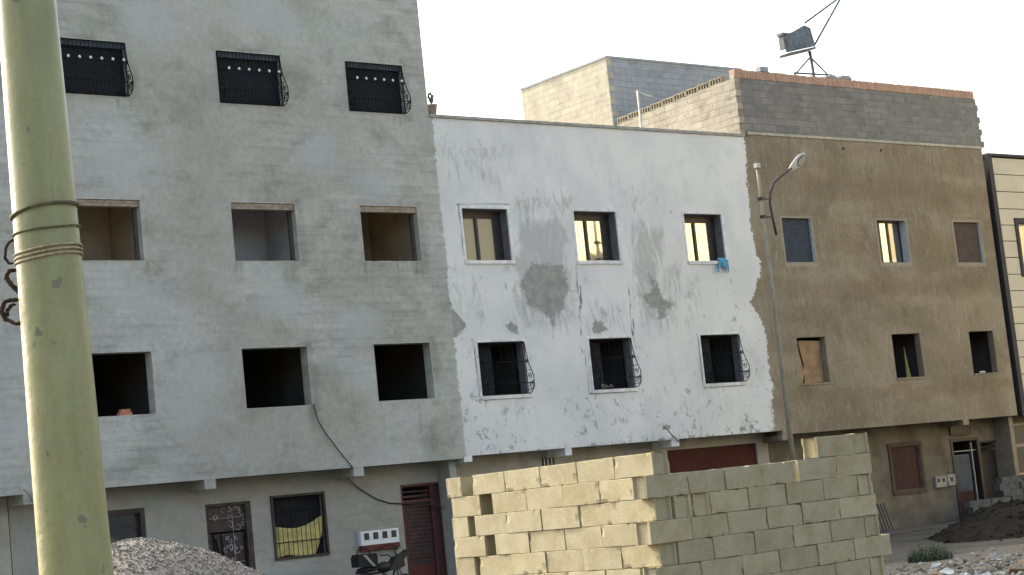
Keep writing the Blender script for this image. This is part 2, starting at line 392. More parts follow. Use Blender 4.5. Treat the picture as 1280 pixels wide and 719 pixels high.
def facade(name, mat, parent, x0, x1, z0, z1, y, t, holes, step=None, attrs=None, label=None):
    """wall slab y..y+t with rectangular openings; front face finely gridded where attributes are painted"""
    def lines(a, b, cuts, st):
        L = sorted({a, b} | {c for c in cuts if a < c < b}); out = [L[0]]
        for p, q in zip(L, L[1:]):
            k = max(1, int(round((q-p)/st))) if st else 1
            out += [p+(q-p)*i/k for i in range(1, k+1)]
        return out
    hx = [v for h in holes for v in h[:2]]; hz = [v for h in holes for v in h[2:4]]
    vs = []; fs = []
    def sheet(st, yy, flip):
        X = lines(x0, x1, hx, st); Z = lines(z0, z1, hz, st); k = len(vs); nx = len(X)
        for z in Z:
            for x in X: vs.append((x, yy, z))
        for j in range(len(Z)-1):
            for i in range(nx-1):
                cx = (X[i]+X[i+1])/2; cz = (Z[j]+Z[j+1])/2
                if any(h[0] < cx < h[1] and h[2] < cz < h[3] for h in holes): continue
                a = k+j*nx+i; q = (a, a+1, a+1+nx, a+nx); fs.append(q[::-1] if flip else q)
    sheet(step, y, False); nf = len(vs); sheet(None, y+t, True)
    def quad(*p): k = len(vs); vs.extend(p); fs.append((k,k+1,k+2,k+3))
    Y = y+t
    for a, b, c, d in [h[:4] for h in holes]:
        quad((a,y,c),(a,Y,c),(a,Y,d),(a,y,d)); quad((b,Y,c),(b,y,c),(b,y,d),(b,Y,d))
        if c > z0+1e-6: quad((a,Y,c),(a,y,c),(b,y,c),(b,Y,c))
        quad((a,y,d),(a,Y,d),(b,Y,d),(b,y,d))
    quad((x0,Y,z0),(x0,y,z0),(x0,y,z1),(x0,Y,z1)); quad((x1,y,z0),(x1,Y,z0),(x1,Y,z1),(x1,y,z1))
    quad((x0,y,z1),(x1,y,z1),(x1,Y,z1),(x0,Y,z1)); quad((x0,Y,z0),(x1,Y,z0),(x1,y,z0),(x0,y,z0))
    b = MB(); b.add(vs, fs); o = b.build(name, mat, parent, label=label, fixn=False)
    if attrs:
        co = np.array(vs); 
        for an, fn in attrs.items():
            a = o.data.attributes.new(an, 'FLOAT', 'POINT'); val = np.zeros(len(vs))
            val[:nf] = fn(co[:nf,0], co[:nf,2]); a.data.foreach_set('value', val.astype(np.float32))
    return o

def room(parent, x0, x1, z0, z1, y0, dep, mat, m=.35, name='room_interior'):
    """inside of a room behind an opening: five walls with thickness"""
    a, b, c, d = x0-m, x1+m, z0-.75, z1+.3; y1 = y0+dep; t = .06
    q = MB()
    q.box(a-t, b+t, y1, y1+t, c-t, d+t); q.box(a-t, a, y0, y1, c, d); q.box(b, b+t, y0, y1, c, d)
    q.box(a-t, b+t, y0, y1, d, d+t); q.box(a-t, b+t, y0, y1, c-t, c)
    return q.build(name, mat, parent)
def frame(b, x0, x1, z0, z1, y0, y1, w):
    b.box(x0, x0+w, y0, y1, z0, z1); b.box(x1-w, x1, y0, y1, z0, z1)
    b.box(x0+w, x1-w, y0, y1, z1-w, z1); b.box(x0+w, x1-w, y0, y1, z0, z0+w)
def belly_grille(parent, x0, x1, z0, z1, dense=12, out=.30, name='grille', scroll=True, thin=.008):
    """iron guard that bulges outward low down"""
    H = z1-z0; b = MB()
    prof = [(1,-.02),(.8,-.05),(.6,-.11),(.45,-.19),(.32,-.27),(.2,-out),(.1,-out*.93),(.03,-out*.6),(0,-.04)]
    for i in range(dense+1):
        x = x0+.02+(x1-x0-.04)*i/dense
        b.tube([(x, yy, z0+.01+f*(H-.02)) for f, yy in prof], thin if 0 < i < dense else .012, 5)
    for f, yy in ((1,-.02),(.62,-.10),(.2,-out),(.0,-.04)):
        b.tube([(x0+.02, yy, z0+.01+f*(H-.02)), (x1-.02, yy, z0+.01+f*(H-.02))], .011, 5)
    for x in (x0+.02, x1-.02):
        b.tube([(x,-.0,z0+.01),(x,-.0,z1-.01)], .011, 5)
        for f, yy in ((.45,-.19),(.2,-out),(.08,-.2)):
            b.tube([(x,0,z0+f*H),(x,yy,z0+f*H)], .008, 5)
        if scroll:
            for cz, cy, r in ((.62,-.05,.05),(.33,-.13,.07),(.13,-.15,.08),(.2,-.23,.05)):
                b.tube([(x, cy+r*(1-k/16)*math.cos(k*.75), z0+cz*H+r*1.2*(1-k/16)*math.sin(k*.75)) for k in range(13)], .009, 4)
    return b.build(name, M['iron'], parent)

# ================================================================== CAMERA / LIGHT
FW = Vector((0.62311233, 0.77324344, 0.11758239)); RT = Vector((0.78209715, -0.61457634, -0.10305325)); UP = Vector((0.0074219, -0.1561746, 0.98770158))
cam = bpy.data.cameras.new('camera'); co = bpy.data.objects.new('camera', cam); C.objects.link(co)
mt = Matrix((RT, UP, -FW)).transposed().to_4x4(); mt.translation = Vector((0,-36,1.8)); co.matrix_world = mt
cam.sensor_width = 36; cam.lens = 2295.276/1280*36; cam.clip_end = 3000; cam.clip_start = .1
scene.camera = co
SUN_AZ = R(-9.5); SUN_EL = R(34)      # azimuth from +y towards +x
sd = Vector((math.sin(SUN_AZ)*math.cos(SUN_EL), math.cos(SUN_AZ)*math.cos(SUN_EL), math.sin(SUN_EL)))
sl = bpy.data.lights.new('sun', 'SUN'); so = bpy.data.objects.new('sun', sl); C.objects.link(so)
sl.energy = 2.0; sl.angle = R(.6); sl.color = (1, .92, .74); so.rotation_euler = (-sd).to_track_quat('-Z','Y').to_euler(); so.location = (0,0,30)
w = bpy.data.worlds.new('World'); scene.world = w; w.use_nodes = True; nt = w.node_tree
sky = nt.nodes.new('ShaderNodeTexSky'); sky.sky_type = 'NISHITA'; sky.sun_disc = False
sky.sun_elevation = SUN_EL; sky.sun_rotation = SUN_AZ; sky.altitude = 300; sky.air_density = 1.0; sky.dust_density = 9.0; sky.ozone_density = .6
hs = nt.nodes.new('ShaderNodeHueSaturation'); hs.inputs['Saturation'].default_value = .72; hs.inputs['Value'].default_value = 1.32
tn = nt.nodes.new('ShaderNodeMix'); tn.data_type = 'RGBA'; tn.blend_type = 'MULTIPLY'; tn.inputs[0].default_value = 1; tn.inputs[7].default_value = (1, .995, .95, 1)
nt.links.new(sky.outputs[0], hs.inputs['Color']); nt.links.new(hs.outputs[0], tn.inputs[6]); nt.links.new(tn.outputs[2], nt.nodes['Background'].inputs[0]); nt.nodes['Background'].inputs[1].default_value = .15
vs_ = scene.view_settings; vs_.view_transform = 'Standard'; vs_.look = 'None'; vs_.exposure = 1.36; vs_.gamma = 1; vs_.use_curve_mapping = False
scene.render.engine = 'CYCLES'

# ================================================================== GROUND
def axis(lo, hi, fine, far):
    a = list(np.arange(lo, hi+1e-6, fine)); st = fine; x = hi
    while x < far: st *= 1.5; x += st; a.append(x)
    x = lo; st = fine
    while x > -far: st *= 1.5; x -= st; a.insert(0, x)
    return a
gx = axis(-6, 56, .5, 900); gy = axis(-42, 2, .5, 900)
def ground_z(x, y):
    e = 0.035*noise.noise(Vector((x*.35, y*.35, 0))) + .015*noise.noise(Vector((x*1.3, y*1.3, 5)))
    return -.12 + (e if abs(x) < 80 and abs(y) < 80 else 0) - (.02 if y > 1 else 0)
b = MB(); b.smooth = True
b.add([(x, y, ground_z(x, y)) for y in gy for x in gx], [(j*len(gx)+i, j*len(gx)+i+1, (j+1)*len(gx)+i+1, (j+1)*len(gx)+i) for j in range(len(gy)-1) for i in range(len(gx)-1)])
tag(b.build('ground', M['ground'], fixn=False), kind='structure')
# pavement along the houses, broken concrete, with a kerb step
pv = MB(); pv.box(10, 60, -1.6, .75, -.3, -.07); tag(pv.build('pavement', plain('pavement', (.13,.12,.10), .95, .3, 1.5)), kind='structure')

# ================================================================== GREY BUILDING (left, four storeys)
Z1, Z2, Z3 = (4.58, 5.94), (7.95, 9.30), (11.62, 12.86)
gb = empty('grey_building', (19,0,-.1), 'unpainted grey cement house, tallest in the row, with bulging black window guards on top', 'building')
LW = {1: [(16.95,18.78), (21.03,22.76), (24.62,26.27)], 2: [(17.05,18.79), (21.07,22.78), (24.60,26.28)], 3: [(17.05,18.75), (21.02,22.74), (24.56,26.25)]}
holes = []
for k, (za, zb) in ((1,Z1),(2,Z2),(3,Z3)):
    for a, c in LW[k]: holes.append((a, c, za, zb))
    holes.append((12.6, 14.3, za, zb))
DARK = [(20.2,12.0,.65),(20.3,11.2,.61),(19.4,9.4,.54),(24.9,13.8,.61),(25.3,11.1,.65),(26.2,7.9,.48),(20.9,7.7,.65),(24.0,7.8,.76),(20.1,7.0,.54),(26.4,5.4,.61),(26.4,3.7,.65),(22.9,4.1,.65),(23.0,5.2,.39),(26.0,3.5,.6),(24.9,3.6,.5),(19.5,7.9,.48),(22.9,8.4,.43),(22.4,10.0,.48),(18.1,4.2,.54),(19.0,5.2,.39),(17.6,12.95,.5),(21.9,12.95,.45)]
LIGHT = [(18.4,10.2,.87),(18.5,7.2,.98),(23.6,10.6,.87),(22.2,7.1,.76),(24.3,6.5,.76),(19.4,4.5,.76),(22.4,13.8,.98),(19.3,13.3,.76),(25.1,9.8,.65),(19.9,5.5,.65),(16,6,1.0),(15.8,4.4,.8)]
def damp(x, z):
    v = np.zeros(x.shape)
    for a, b_, r in DARK: v += .45*np.exp(-(((x-a)/(r*1.1))**2 + ((z-b_)/(r*.9))**2))
    for a, b_, r in LIGHT: v -= .85*np.exp(-(((x-a)/(r*1.2))**2 + ((z-b_)/(r*.8))**2))
    rn = random.Random(8)
    for h in holes:                                  # drips under the sills, run-off at the jambs
        for k in range(7):
            xc = rn.uniform(h[0]-.05, h[1]+.1) if k > 1 else (h[0], h[1])[k]; ln_ = rn.uniform(.25, 1.0); wd = rn.uniform(.03,.07)
            v += rn.uniform(.35,.9)*np.exp(-((x-xc)/wd)**2)*np.clip(1-(h[2]-z)/ln_, 0, 1)*(z < h[2])
        v += .35*np.exp(-((z-h[3]-.05)/.10)**2)*((x > h[0]-.1) & (x < h[1]+.1))
        v += .55*np.exp(-((x-h[1]-.1)/.16)**2)*((z > h[2]-.2) & (z < h[3]+.2))
    return v
facade('wall', M['grey'], gb, 10.5, 26.93, 3.07, 16.2, 0, .30, holes, .07, dict(damp=damp))
box('floor_slab', M['grey_shaded'], gb, 10.5, 26.93, .301, 1.0, 3.075, 3.3)
for x0, x1 in ((19.82,20.10),(23.74,24.02),(15.62,15.9)):
    box('beam', M['grey'], gb, x0, x1, .012, .80, 2.86, 3.07)
sb = MB(); sb.box(10.5, 10.7, .301, 14, -.2, 16.2); sb.box(26.71, 26.915, .301, 14, -.2, 16.2); sb.box(10.7, 26.71, 13.8, 14, -.2, 16.2); sb.box(10.7, 26.71, .301, 13.8, 14.9, 15.1)
sb.build('side_wall', M['grey'], gb)
gh = [(17.0,18.72,1.15,2.60),(20.22,21.38,-.12,2.54),(21.93,23.34,1.15,2.57),(25.55,26.73,-.12,2.58)]
facade('ground_floor_wall', M['grey_shaded'], gb, 15.62, 26.93, -.25, 3.07, .8, .2, gh)
MB().box(10.5, 15.60, .8, 1.0, -.25, 3.07).build('painted_pier', M['cream_wall'], gb, label='cream painted stretch of the ground floor wall')
# room interiors (openings of the two lower rows) and guards (top row)
for k, zz in ((1,Z1),(2,Z2),(3,Z3)):
    for i, (a, c) in enumerate(LW[k]):
        w_ = empty('window', ((a+c)/2, 0, zz[0]), None, None); w_.parent = gb; w_.location = tuple(ORG[w_.name]-ORG[gb.name])
        w_['label'] = {1: 'dark empty window opening without a frame', 2: 'empty window opening with a pale wooden shutter box at its head', 3: 'dark window behind a bulging iron guard with white studs'}[k]
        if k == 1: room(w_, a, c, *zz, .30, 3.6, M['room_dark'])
        if k == 2:
            room(w_, a, c, *zz, .30, (1.5,1.3,2.0)[i], (M['room_brown'],M['room_grey'],M['room_brown'])[i], .12)
            MB().box(a+.003, c-.003, .04, .20, zz[1]-.14, zz[1]-.005).box(a+.003, c-.003, .025, .038, zz[1]-.075, zz[1]-.06).build('shutter_box', M['wood'], w_)
            MB().box(c-.07, c-.004, .18, .29, zz[0]+.003, zz[1]-.14).build('lit_jamb_strip', plain('lit_jamb_grey', (.10,.09,.08), .8), w_)  # strip added to imitate the tone of the opening's lit right jamb
        if k == 3:
            MB().box(a, c, .16, .2, zz[0], zz[1]).build('shutter', M['screen_cloth'], w_)
            MB().box(a, c, .06, .15, zz[1]-.13, zz[1]-.004).build('shutter_box', M['shutter_blue'], w_)
            belly_grille(w_, a+.01, c-.01, zz[0]+.01, zz[1]-.01, 17, .28)
            st = MB()
            for q in range(6): st.ball((a+.27+(c-a-.38)*q/5, -.085, zz[0]+.66*(zz[1]-zz[0])), .036, 8, 5, (1,.6,1.05))
            st.build('stud', M['white_ball'], w_)
    a, c = 12.6, 14.3
    w_ = empty('window', ((a+c)/2, 0, zz[0]), None, None); w_.parent = gb; w_.location = tuple(ORG[w_.name]-ORG[gb.name])
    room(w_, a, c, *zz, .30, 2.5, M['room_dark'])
# pale mortar arrises round the openings (thin raised lips)
for a, c, za, zb in [h for h in holes if h[0] > 15]:
    q = MB(); rn = random.Random(int(a*10+za*7))
    def strip(p0, p1, fn):
        t_ = p0
        while t_ < p1:
            n_ = min(p1, t_+rn.uniform(.05,.22))
            fn(t_, n_, rn.uniform(.006,.026))
            t_ = n_
    strip(za, zb, lambda u, v, e: q.box(a-e, a-.001, -.006, .02, u, v)); strip(a-.03, c+.03, lambda u, v, e: q.box(u, v, -.0065, .02, za-e, za-.001)); strip(a-.03, c+.03, lambda u, v, e: q.box(u, v, -.005, .02, zb+.001, zb+e))
    strip(za, zb, lambda u, v, e: q.box(c+.001, c+e*.6, -.004, .02, u, v))
    q.build('mortar_lip', M['lip'], gb)
# ground floor openings
wv = empty('barred_window', (17.9,.8,1.15), None, None); wv.parent = gb; wv.location = tuple(ORG[wv.name]-ORG[gb.name])
q = MB(); frame(q, 17.0, 18.72, 1.15, 2.60, .79, .90, .11); q.build('frame', M['iron_brown'], wv)
MB().box(17.11, 18.61, .93, .95, 1.26, 2.49).build('pane', M['glass'], wv)
q = MB()
for i in range(22): q.box(17.11, 18.61, .87, .885, 1.29+i*.055, 1.305+i*.055)
q.build('shutter_slats', M['shutter_blue'], wv)
# ornate iron door
d = empty('iron_door', (20.8,.8,-.12), None, None); d.parent = gb; d.location = tuple(ORG[d.name]-ORG[gb.name])
q = MB(); frame(q, 20.22, 21.38, -.12, 2.54, .80, .92, .07); q.box(21.23, 21.31, .80, .9, -.05, 2.47); q.build('frame', M['iron_brown'], d)
MB().box(20.29, 21.23, .88, .90, -.05, 1.86).build('leaf', M['door_dark'], d)
MB().box(20.29, 21.23, .875, .895, 1.90, 2.47).build('transom', M['iron_brown'], d)
q = MB(); 
def scrolls(q, x0, x1, z0, z1, n, y, r=.013, seed=3):
    rn = random.Random(seed)
    for i in range(n):
        cx, cz = rn.uniform(x0, x1), rn.uniform(z0, z1); s_ = rn.uniform(.035,.09); a0 = rn.uniform(0,6.3); sg = rn.choice((-1,1))
        q.tube([(cx+s_*(1-k/11)*math.cos(a0+sg*k*.7), y, cz+s_*(1-k/11)*1.3*math.sin(a0+sg*k*.7)) for k in range(9)], r, 4)
scrolls(q, 20.75, 21.2, 1.96, 2.42, 9, .862, .012, 3); scrolls(q, 20.66, 21.16, .6, 1.78, 22, .862, .012, 5); scrolls(q, 20.34, 20.7, 2.2, 2.45, 5, .862, .009, 7)
q.tube([(20.3,.866,2.2),(21.22,.866,2.2)], .008, 4); q.tube([(20.92,.866,.5),(20.92,.866,2.4)], .008, 4); q.tube([(20.66,.866,1.2),(21.16,.866,1.2)], .008, 4); q.build('scrollwork', M['pale_scroll'], d)
q = MB(); q.tube([(20.45,.86,1.75),(20.55,.86,1.2),(20.75,.86,.9),(21.15,.86,.3)], .022, 5); q.tube([(20.4,.86,1.85),(20.42,.86,.0)], .018, 5); q.tube([(20.6,.86,1.85),(20.62,.86,1.3)], .015, 5)
q.tube([(21.2,.862,1.85),(21.16,.862,.0)], .02, 5); q.build('diagonal_bar', M['iron'], d)
# barred window with cloth
wv = empty('barred_window', (22.6,.8,1.15), None, None); wv.parent = gb; wv.location = tuple(ORG[wv.name]-ORG[gb.name])
q = MB(); frame(q, 21.90, 23.37, 1.12, 2.60, .76, .83, .055); q.build('frame', M['iron_brown'], wv)
MB().box(21.93, 23.34, .97, .99, 1.15, 2.57).build('shutter', M['screen_cloth'], wv)
q = MB()
for i in range(11):
    x = 22.03+i*.124; q.tube([(x,.775,1.14),(x,.775,2.58)], .008, 5)
for z in (1.5, 2.2): q.box(21.95, 23.32, .782, .79, z, z+.02)
q.build('grille', M['iron'], wv)
# yellow cloth tied behind the bars: hangs on the window, a thing of its own
q = MB(); nx, nz = 30, 14; vs = []; q.smooth = True
for j in range(nz+1):
    for i in range(nx+1):
        u, t_ = i/nx, j/nz; top = 1.885 - .10*math.sin(math.pi*u)**1.2 + .16*u*u; bot = 1.16 + .05*math.sin(u*7) + (.05*(max(0,u-.25)**2)) + (max(0, u-.8)*1.9)
        z = bot + (top-bot)*t_; x = 22.00 + 1.27*u - .02*(1-t_)
        vs.append((x, .835+.018*math.sin(u*34+t_*2)+.012*noise.noise(Vector((u*6,t_*4,1))), z))
fs = [(j*(nx+1)+i, j*(nx+1)+i+1, (j+1)*(nx+1)+i+1, (j+1)*(nx+1)+i) for j in range(nz) for i in range(nx)]
q.add(vs, fs); cl = q.build('cloth', M['yellow_cloth'], fixn=False)
md = cl.modifiers.new('solid', 'SOLIDIFY'); md.thickness = .006
tag(cl, 'sagging yellow cloth hung behind the bars of the ground floor window', 'cloth')
# house door beside the meter box
d = empty('house_door', (26.1,.8,-.12), None, None); d.parent = gb; d.location = tuple(ORG[d.name]-ORG[gb.name]); d['label'] = 'red brown metal door with dark louvres'
q = MB(); frame(q, 25.55, 26.73, -.12, 2.58, .80, .92, .06); q.box(26.42, 26.50, .81, .9, -.06, 2.52); q.box(25.61, 26.42, .81, .9, 2.12, 2.20); q.build('frame', plain('door_frame_maroon', (.09,.03,.028), .6), d)
MB().box(25.61, 26.42, .885, .905, -.06, 2.12).build('leaf', M['door_dark'], d)
MB().box(25.62, 26.41, .86, .884, -.05, .62).build('lower_panel', M['red_door'], d)
q = MB()
for i in range(15): q.box(25.63, 26.40, .862, .884, .70+i*.095, .745+i*.095)
q.box(26.50, 26.67, .84, .86, -.05, 2.5); q.box(25.63, 26.40, .862, .884, 2.26, 2.31); q.box(25.63, 26.40, .862, .884, 2.38, 2.42)
q.build('louvres', plain('louvre_maroon', (.065,.03,.03), .6), d)
# meter box
mbx = empty('meter_box', (24.75,.79,1.1), 'white electricity meter box with four dark square windows and maroon base', 'meter box')
MB().box(24.20, 25.30, .68, .798, 1.235, 1.57).build('case', M['meter_white'], mbx)
MB().box(24.20, 25.30, .67, .798, 1.10, 1.233).build('base', M['meter_red'], mbx)
for i in range(4):
    x = 24.30+i*.262; MB().box(x, x+.14, .672, .679, 1.36, 1.52).build('meter_window', M['dark_frame'], mbx)
q = MB(); q.tube([(24.7,.66,1.12),(24.85,.65,1.2),(25.0,.655,1.22),(25.15,.66,1.15),(25.22,.66,1.08)], .012, 5); q.tube([(25.2,.76,1.1),(25.2,.76,.95),(25.17,.76,.8)], .012, 5); q.build('wire', M['red_door'], mbx)
# cable from window down and along the ground floor
q = MB(); q.tube([(22.78,-.03,4.6),(22.86,-.04,4.2),(23.03,-.05,3.9),(23.33,-.05,3.5),(23.66,-.04,3.1),(23.78,.1,3.02),(23.9,.55,2.86),(24.12,.74,2.76),(24.39,.77,2.56),(24.82,.77,2.30),(25.2,.77,2.17),(25.55,.76,2.13),(26.3,.74,2.05),(26.95,.74,1.84),(28.2,.74,1.72)], .014, 5)
tag(q.build('cable', M['cable']), 'thin black cable sagging from a grey house window down to the red brown door', 'cable')
# bricks on the sill
q = MB(); q.box(17.93, 18.22, .02, .16, 4.582, 4.65); tag(q.build('brick', M['blk_brick']), 'orange brick lying on the sill, lower of the two', 'brick', 'bricks on the window sill')
q = MB(); q.box(17.97, 18.19, .03, .15, 4.652, 4.715); tag(q.build('brick', M['blk_brick']), 'short orange brick lying on top of another on the sill', 'brick', 'bricks on the window sill')
# small wall tap bracket at left
q = MB(); q.tube([(15.8,0,2.93),(15.62,-.3,3.05),(15.45,-.42,3.17)], .022, 6); q.box(15.36,15.5,-.48,-.38,3.15,3.23); tag(q.build('wall_bracket', M['pvc']), 'small pale bracket sticking out under the grey house overhang', 'bracket')

# ================================================================== WHITE BUILDING
wb = empty('white_building', (32.5,0,-.1), 'three storey house with peeling white paint and grey bare patches', 'building')
W2 = [(27.66,29.11),(31.33,32.81),(35.33,36.78)]; W1 = [(27.72,29.20),(31.38,32.84),(35.42,36.92)]
ZW2, ZW1 = (7.97, 9.295), (4.56, 5.90)
holes = [(a,c,*ZW2) for a,c in W2] + [(a,c,*ZW1) for a,c in W1]
PA=[(29.68,7.95),(30.78,7.86),(30.81,7.18),(30.63,6.71),(30.33,6.46),(30.26,6.29),(30.01,6.55),(29.82,6.78),(29.56,6.73),(29.31,7.31),(29.57,7.65)]
PBs=[(33.75,7.64),(33.96,7.39),(34.15,7.03),(34.53,6.78),(34.19,6.48),(34.09,6.33),(33.77,6.7),(33.49,6.97),(33.76,7.15)]
PC=[(28.68,6.35),(28.82,6.39),(29.03,6.31),(29.04,6.14),(28.76,6.17)]
PD=[(31.54,6.38),(31.88,6.31),(32.08,6.1),(31.76,6.05),(31.57,6.11)]
PE=[(26.92,6.83),(27.18,6.68),(27.42,6.43),(27.44,6.26),(27.11,6.1),(26.9,6.0)]
PF=[(36.45,3.39),(36.81,3.49),(37.16,3.44),(37.09,3.26),(36.6,3.25)]
F1=[(29.64,9.2),(30.86,9.2),(31.05,7.88),(30.71,6.42),(29.17,6.54),(29.0,7.88)]
F2=[(33.35,9.1),(34.67,8.9),(34.3,7.55),(33.9,6.2),(33.2,6.3),(33.1,7.88)]
F3=[(31.38,7.0),(32.95,7.0),(32.86,5.98),(31.24,5.98)]
F4=[(27.1,11.2),(29.6,11.1),(29.4,9.6),(27.2,9.7)]
F6=[(27.0,8.2),(28.3,7.4),(28.3,6.3),(27.0,6.2)]
F7=[(34.6,8.0),(36.2,7.4),(35.2,5.9),(34.2,6.2)]
F8=[(27.0,4.6),(29,4.3),(38,4.2),(38,3.1),(27,3.1)]
G1=[(28.7,7.9),(31.4,8.0),(31.2,6.3),(30.2,5.9),(28.9,6.4)]
G2=[(32.9,7.9),(35.2,8.2),(35.2,6.6),(34.0,5.7),(33.0,6.2)]
F9=[(32.4,10.2),(34.6,10.3),(34.6,9.3),(33.2,9.2)]
F5=[(29.0,9.9),(31.6,9.8),(31.0,8.9),(29.4,8.9)]
EDGE_R=[(38.1,11.61),(38.06,10.91),(37.99,10.21),(37.98,9.62),(37.93,9.04),(37.98,8.59),(38.02,8.14),(38.16,7.98),(38.04,7.56),(37.74,6.99),(37.5,6.81),(37.68,6.6),(37.91,6.23),(38.03,5.89),(37.98,5.32),(37.98,4.82),(38.05,4.38),(37.91,3.87),(37.95,3.62),(37.83,3.05)]
EDGE_L=[(26.99,11.62),(26.98,9.89),(26.98,8.48),(27.04,7.88),(26.96,7.42),(27.0,6.9),(26.99,5.99),(26.98,4.78),(27.0,3.91),(26.98,3.0)]
def wear(x, z):
    v = np.full(x.shape, -.2)
    for p, w_ in ((PA,.24),(PBs,.18),(PC,.16),(PD,.2),(PE,.12),(PF,.3)):
        v = np.maximum(v, np.clip(.5 + poly_sd(x, z, p)/(2*w_), -.2, 1 if p is not PF else .5))
    # frayed base edge
    v = np.maximum(v, np.clip(.42 - (z-3.13)*1.2, -.2, .42))
    return v
def film(x, z):
    v = np.zeros(x.shape)
    for p, s_ in ((F1,.88),(F2,.84),(F3,.52),(F4,.46),(F5,.60),(F6,.42),(F7,.44),(F9,.42),(G1,.62),(G2,.56)): v = np.maximum(v, s_*np.clip(.5+poly_sd(x, z, p)/.7, 0, 1))
    return v
def spill(x, z):
    zz = np.array([p[1] for p in EDGE_R][::-1]); xx = np.array([p[0] for p in EDGE_R][::-1])
    return np.clip(.5 + (x-np.interp(z, zz, xx))/.30, -.6, 1.6)
def spillg(x, z):
    zz = np.array([p[1] for p in EDGE_L][::-1]); xx = np.array([p[0] for p in EDGE_L][::-1])
    return np.clip(.5 - (x-np.interp(z, zz, xx)-.04)/.22, -.6, 1.6)
def crack(x, z):
    v = np.zeros(x.shape); wob = np.array([noise.noise(Vector((0, 0, q*2.1)))*.05 for q in z])
    for a, c in (((31.23,7.9),(31.16,6.0)),((32.97,7.2),(32.94,5.9)),((31.30,7.3),(31.22,6.7)),((33.02,6.4),(33.0,5.6)),((27.60,6.0),(27.64,4.5)),((35.33,5.95),(35.33,4.5)),((29.15,6.0),(29.3,4.5)),((27.6,4.47),(29.3,4.49)),((31.25,4.47),(32.9,4.48)),((35.3,4.44),(36.95,4.46)),((31.2,5.6),(31.22,4.45)),((27.5,9.4),(29.2,9.42)),((27.56,9.4),(27.6,7.9))):
        v = np.maximum(v, np.clip(1-seg_d(x+wob, z, a, c)/.045, 0, 1))
    return v
facade('wall', M['white'], wb, 26.93, 38.22, 3.12, 11.58, 0, .22, holes, .045, dict(wear=wear, film=film, spill=spill, spillgrey=spillg, crack=crack))
MB().box(26.935, 38.0, -.05, .30, 11.585, 11.66).build('coping', M['ledge_grey'], wb)
q = MB(); q.box(26.94, 38.2, .23, 12, 10.6, 10.8); q.box(26.94, 38.2, 12, 12.2, -.2, 11.2); q.build('roof', M['ledge_grey'], wb)
MB().box(26.95, 38.1, .22, 1.0, 3.125, 3.3).build('floor_slab', M['cream_wall'], wb)
facade('ground_floor_wall', M['cream_wall'], wb, 26.95, 38.4, -.25, 3.12, .8, .2, [(34.45,37.93,-.12,2.86)])
for x0, x1 in ((26.97,27.22),(30.2,30.42),(33.93,34.2)): MB().box(x0, x1, .012, .80, 2.93 if x0 > 30 else 2.98, 3.12).build('beam', M['white_trim'], wb)
# white window surrounds
for zz, ws in ((ZW2,W2),(ZW1,W1)):
    for i, (a, c) in enumerate(ws):
        up_ = zz is ZW2
        w_ = empty('window', ((a+c)/2, 0, zz[0]), None, None); w_.parent = wb; w_.location = tuple(ORG[w_.name]-ORG[wb.name])
        w_['label'] = ('sliding window set deep in its opening, glass reflecting sunlit walls' if up_ else 'dark window with a bulging iron guard')
        q = MB(); e = .075
        q.box(a-e, a-.002, -.012, .03, zz[0]-e, zz[1]+e).box(c+.002, c+e, -.012, .03, zz[0]-e, zz[1]+e).box(a-.002, c+.002, -.012, .03, zz[1]+.002, zz[1]+e)
        q.build('surround', M['white_trim'], w_)
        MB().box(a-.05, c+.07, -.045, .05, zz[0]-.09, zz[0]-.003).build('sill', M['white_trim'], w_)
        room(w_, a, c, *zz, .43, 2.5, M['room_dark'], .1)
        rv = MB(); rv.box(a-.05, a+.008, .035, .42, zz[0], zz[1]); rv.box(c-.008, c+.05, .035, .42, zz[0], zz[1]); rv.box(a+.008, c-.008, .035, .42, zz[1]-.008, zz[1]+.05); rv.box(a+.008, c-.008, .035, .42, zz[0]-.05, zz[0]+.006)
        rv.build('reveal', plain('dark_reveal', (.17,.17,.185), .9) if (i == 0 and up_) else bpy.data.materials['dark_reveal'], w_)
        if up_:
            q = MB(); frame(q, a+.008, c-.008, zz[0]+.006, zz[1]-.008, .30, .37, .05); q.box(a+.05, c-.05, .305, .37, zz[1]-.20, zz[1]-.05); q.box(a+.60, a+.68, .29, .36, zz[0]+.05, zz[1]-.20); q.box(a+1.17, c-.05, .305, .36, zz[0]+.05, zz[1]-.2)
            q.build('frame', M['dark_frame'], w_)
            MB().box(a+.05, a+.60, .33, .34, zz[0]+.05, zz[1]-.20).build('pane', M['glass_dim_reflection'] if i == 0 else M['glass_sun'], w_)
            MB().box(a+.68, a+1.17, .32, .33, zz[0]+.05, zz[1]-.20).build('pane', M['glass_dim_reflection'] if i == 0 else M['glass_sun'], w_)
        else:
            q = MB(); frame(q, a+.008, c-.008, zz[0]+.006, zz[1]-.008, .30, .36, .05); q.build('frame', M['iron'], w_)
            MB().box(a+.05, a+.70, .375, .385, zz[0]+.05, zz[1]-.05).build('curtain', M['screen_cloth'], w_)
            # only the flank bars of the guard read; sparse front
            belly_grille(w_, a+.02, c+.02, zz[0]+.0, zz[1]-.02, 7, .26, thin=.0045)
# broken bit on the middle sill
q = MB(); rn = random.Random(4)
for k in range(9):
    x = 31.62+rn.random()*.35; q.ball((x, -.04-rn.random()*.05, 4.57+rn.random()*.10), .03+.02*rn.random(), 5, 4)
tag(q.build('dead_plant', plain('dry_plant', (.20,.20,.19), .9)), 'clump of dry plant on the sill of a white house window', 'plant')
